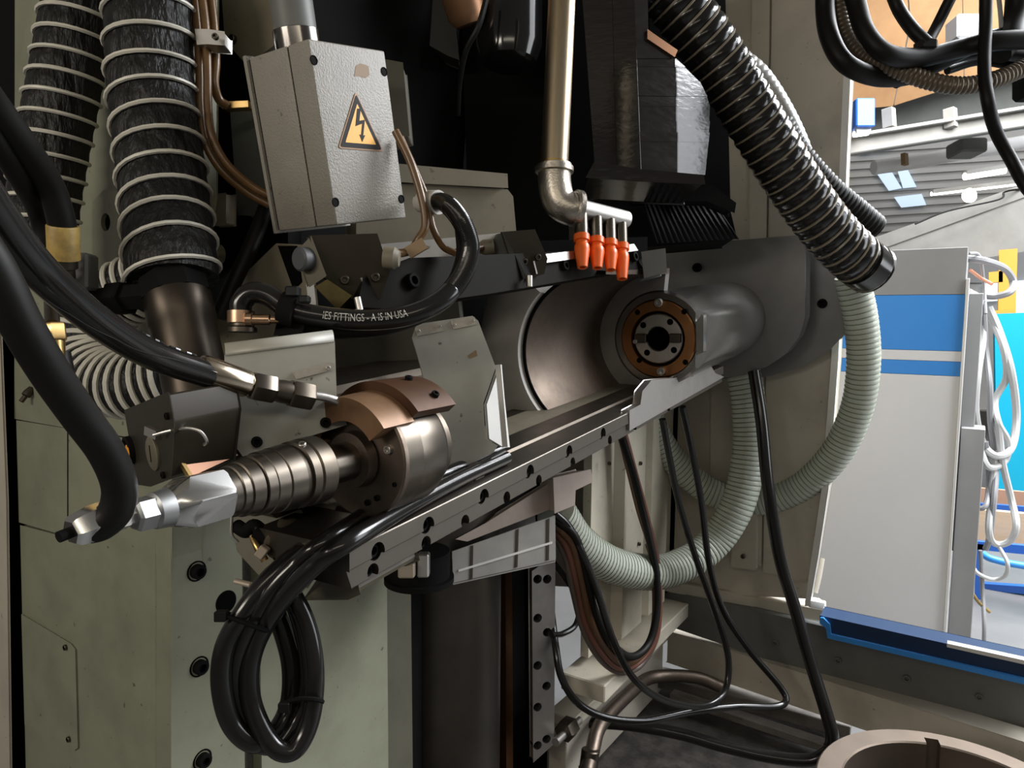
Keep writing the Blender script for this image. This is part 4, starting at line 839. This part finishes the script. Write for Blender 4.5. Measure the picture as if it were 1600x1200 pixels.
cable('rubber_hose', 'thick dull black hose bending down to the shaft elbow', [(-70, 330, 0.48), (-10, 420, 0.50), (35, 510, 0.52), (80, 585, 0.545), (125, 650, 0.575), (165, 705, 0.60), (186, 755, 0.615), (182, 795, 0.62), (160, 818, 0.62), (138, 824, 0.615)], 56, RUBD, 20, GB)
cable('rubber_hose', 'dull black hose dropping from the upper left edge into a yellow taped end', [(-90, 50, 0.70), (-20, 150, 0.78), (35, 225, 0.84), (78, 290, 0.90), (97, 350, 0.93), (98, 380, 0.94)], 44, RUBD, 18, GB)
cable('rubber_hose', 'second black hose running just below the yellow taped one', [(-90, 110, 0.74), (-20, 200, 0.80), (30, 275, 0.87), (62, 335, 0.95), (72, 385, 0.97), (76, 420, 0.98)], 34, RUBD, 16, GB)
ty = thing('taped_fitting', 'hose end wrapped in yellow tape above a dark gland', 'fitting', P(98, 420, 0.95))
a = P(98, 352, 0.93); b = P(100, 404, 0.945)
mk('tape', lathe(a, b-a, [(0, 0.0185), (0.002, 0.0195), ((b-a).length, 0.0195)], 24), TAPE, ty)
mk('gland', lathe(b, b-a, [(0, 0.0165), (0.012, 0.0165), (0.014, 0.013), (0.03, 0.013)], 12), DSTEEL, ty)
mk('gland_block', obox(P(118, 425, 0.99), RT, FW, UP, 0.05, 0.03, 0.05), PDARKG, ty, bevel=0.003)
bf = thing('brass_elbow', 'small brass elbow fitting between the thick hoses at the left', 'fitting', P(85, 530, 0.9))
mk('brass_nut', hexnut(P(82, 505, 0.86), UP*-1+RT*0.12, 0.022, 0.0145), BRASS, bf)
mk('brass_body', lathe(P(84, 528, 0.86), UP*-1+RT*0.15, [(0, 0.012), (0.02, 0.010), (0.03, 0.008)], 18), BRASS, bf)
mk('dark_tail', lathe(P(92, 552, 0.87), UP*-1+RT*0.25, [(0, 0.013), (0.03, 0.012)], 14), RUBD, bf)
mk('top_stub', tube([(82, 508, 0.86), (80, 470, 0.90), (77, 420, 0.975)], 20, 12), DSTEEL, bf)
tag(mk('grease_nipple', lathe(ON(50, 606, FRP), -Yw*0.8-Zw, [(0, 0.006), (0.012, 0.009), (0.02, 0.009), (0.022, 0.005), (0.035, 0.005)], 12), DSTEEL), 'tiny dark grease nipple low on the green panel left of the thick hose', 'nipple')
# brown cables with clamp left of the junction box
GC = 'brown cables left of the junction box'
cable('brown_cable', 'leftmost brown cable under the steel clamp', [(300, -30, 1.12), (308, 40, 1.12), (312, 110, 1.12), (313, 170, 1.12), (320, 220, 1.12), (345, 265, 1.13), (385, 300, 1.15), (420, 320, 1.16)], 13, OCAB, 12, GC)
cable('brown_cable', 'middle brown cable under the steel clamp', [(312, -30, 1.11), (321, 40, 1.11), (324, 110, 1.11), (325, 170, 1.11), (332, 215, 1.11), (356, 258, 1.12), (395, 292, 1.14), (430, 310, 1.15)], 13, OCAB, 12, GC)
cable('brown_cable', 'brown cable bending off to the brass tab', [(326, -30, 1.13), (334, 40, 1.13), (337, 95, 1.13), (335, 130, 1.13), (342, 155, 1.14), (356, 166, 1.15)], 14, OCAB, 12, GC)
cl = thing('cable_clamp', 'shiny steel clamp strapped round the brown cables', 'clamp', P(325, 58, 1.1))
mk('strap', prism([P(*q) for q in ((305, 46, 1.10), (325, 45, 1.085), (350, 50, 1.10), (350, 70, 1.10), (325, 69, 1.085), (308, 69, 1.10))], FW*0.03), STEEL, cl, bevel=0.001)
bolt(cl, P(337, 58, 1.085), -FW, 0.005, DSTEEL)
cable('brown_cable', 'ochre cable coming from behind the junction box right edge', [(618, 205, 1.10), (640, 250, 1.10), (655, 295, 1.10), (663, 330, 1.10), (664, 355, 1.10), (655, 372, 1.10), (640, 392, 1.10), (612, 397, 1.05)], 13, OCAB, 12, 'ochre cables right of the junction box')
cable('brown_cable', 'second ochre cable curving down to the dark strip', [(626, 215, 1.12), (648, 265, 1.12), (668, 315, 1.12), (676, 355, 1.12), (692, 385, 1.13), (712, 396, 1.14)], 11, OCAB, 12, 'ochre cables right of the junction box')
tag(mk('cable_sleeve', bar(P(637, 396, 1.09), P(664, 380, 1.09), 0.016, 0.018), mat('tan_sleeve', (0.30, 0.20, 0.11), 0.45)), 'short flat tan sleeve on the ochre cable end', 'sleeve')
cable('brown_cable', 'short brown cable entering the right limit switch', [(712, 394, 1.30), (735, 390, 1.30), (762, 386, 1.33)], 11, BCAB, 12)
cable('black_tube', 'straight black tube slanting down left of the mounting plate', [(418, 318, 1.20), (392, 385, 1.17), (366, 440, 1.15), (342, 495, 1.13)], 24, RUBD, 14)
# printed hose looping from the junction box to the bracket
lh = thing('printed_hose', 'black printed hose looping from the junction box down to the bracket', 'hose', P(560, 510, 0.95))
lp = [(668, 316, 1.13), (696, 318, 1.10), (722, 348, 1.07), (734, 388, 1.05), (722, 430, 1.02), (690, 468, 0.99), (640, 492, 0.97), (575, 500, 0.955), (510, 496, 0.945), (455, 484, 0.94), (420, 462, 0.94), (394, 458, 0.94), (378, 472, 0.94), (376, 492, 0.94)]
lpath = crom(pts3(lp), 12); LR = pxr(32, 1.0); lq, LL = resample(lpath, 0.0016)
rad = [LR*(1.0+(0.035*math.cos(i*math.pi) if i > 0.10*len(lq) and i < 0.42*len(lq) else 0)) for i in range(len(lq))]
mk('hose_body', sweep(lq, rad, 18), RUB, lh)
mk('gland', lathe(P(676, 316, 1.125), P(660, 316, 1.14)-P(676, 316, 1.125), [(-0.014, 0.019), (0.012, 0.019), (0.03, 0.016)], 24), PGREY, lh)
clp = mk('hose_clamp', lathe(P(377, 486, 0.94), UP, [(-0.016, 0.0155), (-0.016, 0.018), (0.0, 0.018), (0.0, 0.0155)], 30), mat('clamp_copper', (0.55, 0.36, 0.24), 0.3, 1, grime=0.4, scale=50), lh)
mk('clamp_screw', lathe(P(384, 499, 0.925), RT+FW*0.15, [(0, 0.009), (0.008, 0.009), (0.009, 0.007), (0.030, 0.007), (0.032, 0.005), (0.042, 0.005)], 20), mat('clamp_copper', (0, 0, 0)), clp)
mk('hose_nozzle', lathe(P(379, 505, 0.94), -UP, [(0, 0.0155), (0.004, 0.0155), (0.006, 0.019), (0.012, 0.019)], 24), DSTEEL, lh)
# print along the hose: letters laid on the tube surface
cu = bpy.data.curves.new('print', 'FONT'); cu.body = 'IES FITTINGS - A IS IN USA'; cu.size = 1.0; cu.resolution_u = 2
to = bpy.data.objects.new('print', cu); COL.objects.link(to); dg = bpy.context.evaluated_depsgraph_get(); tm_ = bpy.data.meshes.new_from_object(to.evaluated_get(dg))
tv = [v.co.copy() for v in tm_.vertices]; tf_ = [tuple(p.vertices) for p in tm_.polygons]; bpy.data.objects.remove(to)
LT, LF = frames(lq); mxw = max(v.x for v in tv)
def near(px): return min(range(len(lq)), key=lambda i: abs(proj(lq[i])[0]-px)+(0 if i > 0.4*len(lq) else 1e6))
i0, i1 = near(505), near(634); out = []
for v in tv:
    fi = i0+(i1-i0)*v.x/mxw; i = int(max(0, min(len(lq)-2, fi))); p = lq[i].lerp(lq[i+1], fi-i); t = LT[i]
    base = (-FW+UP*0.15); base = (base-t*base.dot(t)).normalized(); side = t.cross(base).normalized()
    if side.dot(UP) < 0: side = -side
    a = (v.y-0.35)*1.0; out.append(p+(base*math.cos(a)+side*math.sin(a))*(LR*1.045))
mk('print', (out, tf_), PRINT, lh)
zt = thing('cable_tie_mount', 'black cable tie clamp holding the printed hose above the bracket', 'clamp', P(450, 520, 0.93))
mk('band', lathe(P(452, 484, 0.94), P(470, 488, 0.94)-P(440, 480, 0.94), [(-0.010, 0.0205), (-0.010, 0.023), (0.010, 0.023), (0.010, 0.0205)], 24), MATTB, zt)
mk('tie_head', obox(P(458, 456, 0.93), RT, FW, UP, 0.018, 0.016, 0.014), RUBD, zt, bevel=0.002); mk('tie_head', obox(P(476, 468, 0.925), RT, FW, UP, 0.014, 0.014, 0.010), RUBD, zt, bevel=0.002)
mk('foot', prism([P(*q) for q in ((438, 490, 0.945), (478, 492, 0.94), (470, 520, 0.94), (430, 522, 0.945))], FW*0.02), MATTB, zt, bevel=0.002)
cable('printed_cable', 'second black corrugated hose lying beneath the printed hose', [(722, 352, 1.13), (724, 400, 1.12), (708, 446, 1.09), (680, 480, 1.03), (620, 506, 1.0), (555, 516, 0.98), (490, 512, 0.965), (445, 500, 0.96)], 26, RUBD, 14)
# two coiled black hoses at the bottom
GL = 'coiled black hoses under the drum'
c1 = [(735, 748, 1.13), (680, 778, 1.06), (600, 818, 0.98), (530, 858, 0.92), (465, 900, 0.875), (415, 945, 0.86), (380, 1000, 0.855), (366, 1060, 0.86), (378, 1120, 0.865), (408, 1162, 0.87), (438, 1158, 0.885), (468, 1120, 0.90), (482, 1068, 0.905), (478, 1010, 0.905), (462, 950, 0.90), (438, 905, 0.90)]
c2 = [(700, 790, 1.09), (640, 822, 1.02), (570, 856, 0.95), (505, 896, 0.905), (445, 942, 0.875), (408, 985, 0.865), (392, 1035, 0.86), (392, 1090, 0.86), (410, 1140, 0.86), (436, 1172, 0.86), (464, 1168, 0.868), (486, 1120, 0.88), (492, 1050, 0.885), (482, 985, 0.89), (460, 935, 0.89), (430, 900, 0.895)]
c3 = [(505, 842, 0.93), (462, 868, 0.89), (420, 905, 0.865), (382, 955, 0.85), (352, 1010, 0.845), (346, 1070, 0.845), (362, 1130, 0.85), (396, 1160, 0.86), (430, 1144, 0.885), (452, 1100, 0.905), (455, 1040, 0.91), (440, 980, 0.91), (418, 930, 0.91)]
def ledge_run(off, ts): return [A_RAIL+ya*t-xa*off+za*0.0135 for t in ts]
def coil(lb, head, pts, wpx):
    pth = crom(head+pts3(pts), 10); return tag(mk('coil_hose', sweep(pth, pxr(wpx, 0.9), 18), RUB), lb, 'hose', GL)
c1 = ledge_run(0.060, (0.44, 0.30, 0.16)) , [(520, 838, 0.872), (462, 882, 0.862), (416, 935, 0.856)]+c1[6:]
c2 = ledge_run(0.024, (0.40, 0.28))+[A_RAIL+ya*0.14-xa*0.014+za*0.0135] , [(546, 846, 0.846), (494, 882, 0.843), (447, 930, 0.852), (410, 985, 0.86)]+c2[6:]
coil('rear one of the coiled black hoses lying along the rail ledge', c1[0], c1[1], 27)
coil('front coiled black hose with the long glossy highlight', c2[0], c2[1], 29)
#cable('coil_hose', 'rear one of the coiled black hoses lying along the rail ledge', c1, 27, RUB, 18, GL)
#cable('coil_hose', 'front coiled black hose with the long glossy highlight', c2, 29, RUB, 18, GL)
h3 = thing('coil_hose', 'outermost coiled black hose ending in a brown rod fitting', 'hose', P(505, 842, 0.93), GL)
mk('hose_body', tube(c3, 31, 18, 10), RUB, h3)
a = P(500, 846, 0.925); b = P(560, 812, 0.99); mk('rod_fitting', lathe(a, b-a, [(0, 0.0145), (0.004, 0.011), ((b-a).length*0.8, 0.010), ((b-a).length, 0.008)], 18), RUSTP, h3)
a = P(672, 778, 1.06); b = P(742, 740, 1.13); L_ = (b-a).length
ff = thing('ledge_fitting', 'dark hose coupling with hexagon on the rail ledge below the guard plate', 'fitting', a)
mk('ferrule', lathe(a, b-a, [(0, 0.0155), (L_*0.45, 0.0155), (L_*0.48, 0.012), (L_*0.6, 0.012)], 22), mat('dark_fitting', (0.05, 0.045, 0.038), 0.4, 0.7), ff)
mk('nut', hexnut(a.lerp(b, 0.58), b-a, L_*0.25, 0.016), mat('dark_fitting', (0, 0, 0)), ff)
mk('end_lug', obox(b, xa, ya, za, 0.02, 0.03, 0.032), mat('dark_fitting', (0, 0, 0)), ff, bevel=0.003)
def ztie(lb, p, d, r, tail):
    t = thing('cable_tie', lb, 'cable tie', p, 'cable ties on the coiled hoses')
    mk('band', lathe(p, d, [(-0.004, r), (-0.004, r+0.0015), (0.004, r+0.0015), (0.004, r)], 24), MATTB, t)
    mk('head', obox(tail, RT, FW, UP, 0.010, 0.008, 0.010), MATTB, t, bevel=0.001)
# flattened band round several hoses
def flat_tie(lb, ring, w, head):
    t = thing('cable_tie', lb, 'cable tie', ring[0], 'cable ties on the coiled hoses')
    pth = crom(ring+[ring[0]], 6); mk('band', sweep(pth, w, 6), MATTB, t); mk('head', obox(head, RT, FW, UP, 0.014, 0.012, 0.012), RUBD, t, bevel=0.001)
flat_tie('black cable tie round the left limb of the coiled hoses', pts3([(352, 962, 0.835), (385, 974, 0.835), (415, 985, 0.845), (418, 982, 0.885), (385, 968, 0.885), (352, 958, 0.875)]), 0.0028, P(346, 962, 0.835))
flat_tie('black cable tie round the right limb of the coiled hoses', pts3([(440, 1100, 0.87), (468, 1092, 0.865), (500, 1094, 0.868), (500, 1098, 0.91), (468, 1096, 0.93), (440, 1104, 0.93)]), 0.0028, P(445, 1104, 0.865))
# clutter under the shaft: small fittings
sf = thing('small_fittings', 'cluster of small brass and dark fittings under the shaft rings', 'fittings', P(400, 870, 0.98))
mk('olive_plate', prism([P(*q) for q in ((362, 805, 1.02), (390, 800, 1.02), (470, 800, 0.99), (500, 880, 0.98), (470, 925, 0.98), (410, 900, 1.0), (372, 860, 1.02))], FW*0.03), mat('olive_cover', (0.17, 0.155, 0.11), 0.45, grime=0.5), sf, bevel=0.003)
mk('round_boss', lathe(P(445, 842, 0.95), -FW+UP*-0.3, [(-0.02, 0.022), (0.02, 0.022), (0.022, 0.018), (0.022, 0)], 24), mat('olive_boss', (0.12, 0.10, 0.07), 0.4, 0.5), sf)
mk('brass_tube', tube([(395, 838, 0.94), (403, 856, 0.93), (414, 876, 0.93)], 12, 12), BRASS, sf)
mk('brass_block', obox(P(410, 862, 0.92), (RT*0.8-UP*0.6), FW, (RT*0.6+UP*0.8), 0.012, 0.012, 0.016), mat('pale_brass', (0, 0, 0)), sf, bevel=0.001)
mk('dark_elbow', tube([(370, 822, 0.96), (385, 830, 0.95), (398, 822, 0.95), (420, 842, 0.95)], 22, 12), MATTB, sf)
mk('steel_hook', tube([(362, 806, 0.95), (362, 835, 0.95), (372, 848, 0.95)], 5, 8), STEEL, sf)
mk('tan_pipe', tube([(368, 908, 0.98), (392, 914, 0.97)], 9, 10), mat('pale_brass', (0, 0, 0)), sf)
mk('dark_elbow', tube([(400, 830, 0.94), (430, 850, 0.94), (440, 880, 0.94), (425, 905, 0.94)], 24, 12), MATTB, sf)
# cables hanging below the far end of the rail
GD = 'cables hanging below the tray'
bun = [[(868, 822, 2.05), (895, 850, 2.05), (908, 905, 2.08), (922, 965, 2.12), (945, 1010, 2.2), (975, 1036, 2.28), (1005, 1020, 2.36), (1022, 980, 2.4), (1024, 920, 2.42), (1018, 860, 2.42), (1000, 800, 2.42), (985, 740, 2.4), (970, 680, 2.38)],
       [(868, 830, 2.06), (888, 860, 2.06), (902, 915, 2.09), (916, 975, 2.14), (942, 1022, 2.22), (972, 1044, 2.30), (1002, 1030, 2.38), (1026, 990, 2.42), (1030, 920, 2.44), (1025, 870, 2.44), (1008, 800, 2.44), (992, 740, 2.42), (976, 680, 2.40)],
       [(868, 812, 2.04), (898, 838, 2.04), (914, 890, 2.07), (928, 950, 2.11), (952, 1000, 2.18), (984, 1026, 2.26), (1012, 1008, 2.34), (1026, 960, 2.38), (1026, 900, 2.40), (1014, 840, 2.40), (1002, 790, 2.40), (988, 735, 2.38), (972, 685, 2.36)],
       [(868, 840, 2.07), (884, 872, 2.07), (896, 925, 2.10), (912, 985, 2.16), (938, 1030, 2.24), (968, 1050, 2.32), (1000, 1040, 2.40), (1024, 1000, 2.44), (1030, 950, 2.46), (1028, 900, 2.46), (1012, 850, 2.44)]]
bl_ = ['brown cable in the looped bundle below the tray', 'lower reddish brown cable in the looped bundle below the tray', 'upper dark cable in the looped bundle below the tray', 'outer pale stranded cable in the looped bundle below the tray']
for pts, lb, mt, wd in zip(bun, bl_, (BCAB, mat('red_brown_cable', (0.16, 0.06, 0.04), 0.4), RUBD, mat('grey_brown_cable', (0.10, 0.075, 0.06), 0.4)), (12, 11, 12, 10)): cable('loop_cable', lb, pts, wd, mt, 12, GD)
cable('loop_cable', 'black cable dropping from the tray and rising again to the rail end', [(868, 803, 2.03), (890, 825, 2.04), (912, 870, 2.05), (935, 930, 2.08), (958, 1000, 2.10), (990, 1060, 2.15), (1040, 1095, 2.25), (1100, 1103, 2.35), (1132, 1080, 2.42), (1138, 1030, 2.45), (1122, 970, 2.45), (1090, 880, 2.42), (1062, 790, 2.38), (1045, 710, 2.34), (1035, 655, 2.3)], 11, RUB, 12, GD)
cable('loop_cable', 'black cable sagging lowest in front of the drilled strip', [(846, 890, 2.34), (858, 930, 2.28), (868, 1010, 2.18), (878, 1060, 2.15), (905, 1100, 2.17), (950, 1122, 2.2), (1010, 1126, 2.25), (1080, 1112, 2.35), (1150, 1104, 2.42), (1210, 1104, 2.48), (1228, 1095, 2.50), (1218, 1072, 2.52), (1170, 1015, 2.52), (1128, 950, 2.48), (1108, 880, 2.44), (1095, 780, 2.40), (1080, 700, 2.36), (1066, 636, 2.3)], 11, RUB, 12, GD)
cable('loop_cable', 'thick black cable hanging at the right down to the chip pan', [(1178, 580, 2.45), (1190, 660, 2.42), (1200, 760, 2.40), (1218, 870, 2.40), (1242, 950, 2.38), (1268, 1040, 2.34), (1290, 1110, 2.30), (1300, 1150, 2.28), (1292, 1175, 2.28), (1262, 1188, 2.30), (1200, 1182, 2.34), (1130, 1166, 2.38), (1060, 1146, 2.42), (980, 1132, 2.46), (900, 1128, 2.50), (860, 1128, 2.52)], 19, RUB, 14, GD)
cable('loop_cable', 'short thin black cable looping out behind the drilled strip', [(866, 880, 2.22), (885, 905, 2.26), (904, 940, 2.28), (900, 975, 2.26), (880, 990, 2.22), (862, 992, 2.18)], 9, RUB, 10, GD)
# pale corrugated hoses behind
def corr(lb, pts, wpx, z, pitch, mt, rmt, grp, amp=0.08, name='corrugated_hose', rib=True, per=6, wr=None):
    t = thing(name, lb, 'hose', P(*pts[-1]), grp); r = pxr(wpx, z)
    mk('wall', ribbed(pts3(pts), r, pitch*z/FPX, amp, 24, per, 'bulge'), mt, t)
    if rib: mk('spiral', helix(pts3(pts), r*(1-amp*0.5), pitch*z/FPX, wr or r*0.05, 22, 5), rmt, t)
    return t
GG = 'pale green corrugated hoses'
GDK = mat('hose_groove', (0.16, 0.17, 0.13), 0.45)
corr('pale green corrugated hose looping low behind the hanging cables', [(1160, 570, 2.62), (1170, 640, 2.62), (1170, 710, 2.62), (1152, 790, 2.62), (1108, 855, 2.62), (1040, 892, 2.52), (965, 886, 2.36), (905, 850, 2.22), (868, 800, 2.12)], 52, 2.6, 7.5, GRNH, GDK, GG, 0.03, wr=0.0016)
corr('pale green corrugated hose hanging in a wide loop in front of the cabinet', [(1330, 430, 2.35), (1345, 500, 2.38), (1349, 570, 2.42), (1338, 640, 2.48), (1305, 710, 2.56), (1250, 762, 2.66), (1180, 784, 2.74), (1110, 768, 2.78), (1055, 722, 2.78), (1022, 670, 2.75), (1005, 620, 2.7)], 46, 2.6, 7.5, GRNH, GDK, GG, 0.03, wr=0.0016)
GK = 'black corrugated hoses at the upper right'
corr('wide black corrugated hose crossing diagonally at the upper right', [(1000, -70, 1.85), (1062, 10, 1.90), (1122, 95, 1.95), (1180, 190, 2.0), (1236, 280, 2.05), (1290, 355, 2.10), (1335, 402, 2.14), (1362, 422, 2.18)], 86, 2.0, 19, RUB, WIREB, GK, 0.07, wr=0.0036)
tag(mk('hose_end', lathe(P(1352, 415, 2.15), P(1380, 430, 2.2)-P(1340, 402, 2.14), [(-0.03, 0.076), (0.03, 0.072), (0.05, 0.05), (0.05, 0.0)], 30), RUB), 'black rounded end cap closing the wide corrugated hose', 'hose end')
corr('narrow finely ribbed black hose behind the wide corrugated hose', [(1215, 195, 2.22), (1250, 248, 2.24), (1295, 298, 2.26), (1338, 334, 2.28), (1366, 358, 2.30)], 46, 2.25, 8, RUBD, RUBD, GK, 0.10, rib=False)
corr('silver flexible hose arching behind the wide black hose', [(1120, 60, 2.35), (1152, 88, 2.35), (1188, 118, 2.35), (1222, 170, 2.35), (1248, 225, 2.36), (1262, 270, 2.37)], 32, 2.35, 10, mat('silver_flex', (0.60, 0.59, 0.57), 0.3, 0.5), STEEL, None, 0.06, 'flexible_hose', rib=False)
tag(mk('silver_coupling', lathe(P(1140, 84, 2.28), P(1160, 96, 2.3)-P(1140, 84, 2.28), [(0, 0.03), (0.0, 0.036), (0.03, 0.036), (0.03, 0.03)], 24), STEEL), 'bright steel coupling at the start of the silver hose', 'coupling')
corr('thin silver corrugated hose at the top edge behind the black hose', [(1103, -40, 2.3), (1108, 5, 2.3), (1116, 40, 2.3)], 20, 2.3, 9, mat('silver_flex', (0, 0, 0)), STEEL, None, 0.16, 'flexible_hose', rib=False)
# loops of cable at the upper right, outside
GT = 'black cables looped at the upper right'
zt_ = 1.9
def T3(l, z=zt_): return [(x, y, z+0.02*math.sin(i*1.7)) for i, (x, y) in enumerate(l)]
cable('looped_cable', 'outermost thick black cable of the upper right loop', T3([(1292, -60), (1289, 10), (1297, 60), (1322, 100), (1370, 120), (1420, 118), (1460, 100), (1520, 70), (1590, 55), (1680, 50)]), 29, RUBD, 16, GT)
cable('looped_cable', 'inner thick black cable curving across the tan ceiling', T3([(1318, -60), (1336, 0), (1352, 50), (1385, 84), (1440, 90), (1500, 76), (1560, 64), (1680, 60)], 1.84), 29, RUBD, 16, GT)
cable('looped_cable', 'black cable slanting from the top to the cable joint', T3([(1385, -40), (1402, 10), (1425, 45), (1448, 68)], 1.86), 20, RUBD, 14, GT)
cable('looped_cable', 'straight black cable rising right of the cable joint', T3([(1446, 74), (1464, 40), (1484, 0), (1505, -40)], 1.87), 17, RUBD, 14, GT)
cable('looped_cable', 'thin black cable lying flat across the loops', T3([(1400, 128), (1440, 112), (1490, 90), (1550, 82), (1680, 96)], 1.93), 20, RUBD, 14, GT)
cable('looped_cable', 'black cable hanging straight down past the crane rail with frayed end', T3([(1541, -50), (1540, 40), (1538, 110), (1544, 160), (1556, 205), (1580, 250), (1610, 300), (1660, 340)], 1.80), 19, RUBD, 14, GT)
cable('looped_cable', 'thick black cable at the right edge beside a white tube', T3([(1592, -50), (1588, 20), (1580, 60), (1562, 84)], 1.88), 34, RUBD, 14, GT)
cable('looped_cable', 'slim white tube beside the thick black cable', T3([(1556, -40), (1562, 10), (1565, 45)], 1.90), 7, GCAB, 10, GT)
cable('looped_cable', 'thin black cable under the brown ribbed hose', T3([(1480, 110), (1530, 96), (1590, 104), (1660, 110)], 1.96), 13, RUBD, 12, GT)
tag(mk('cable_joint', obox(P(1446, 72, 1.85), RT, FW, UP, 0.05, 0.04, 0.035), RUBD, bevel=0.008), 'black joint where the slanting cables meet', 'joint')
corr('brown ribbed flexible conduit sagging below the black loops', [(1318, -60, 1.93), (1312, 10, 1.93), (1322, 55, 1.93), (1350, 88, 1.92), (1400, 108, 1.88), (1450, 126, 1.86), (1500, 134, 1.85), (1550, 126, 1.85), (1596, 108, 1.86), (1660, 80, 1.88)], 27, 1.9, 7.0, mat('brown_conduit', (0.12, 0.095, 0.065), 0.36, 0.3), WIREB, None, 0.14, 'ribbed_conduit', rib=False, per=6)
tag(mk('dark_case', obox(P(1640, 60, 1.98), RT, FW, UP, 0.14, 0.12, 0.32), MATTB, bevel=0.01), 'dark hanging case at the upper right edge where the cables gather', 'case')
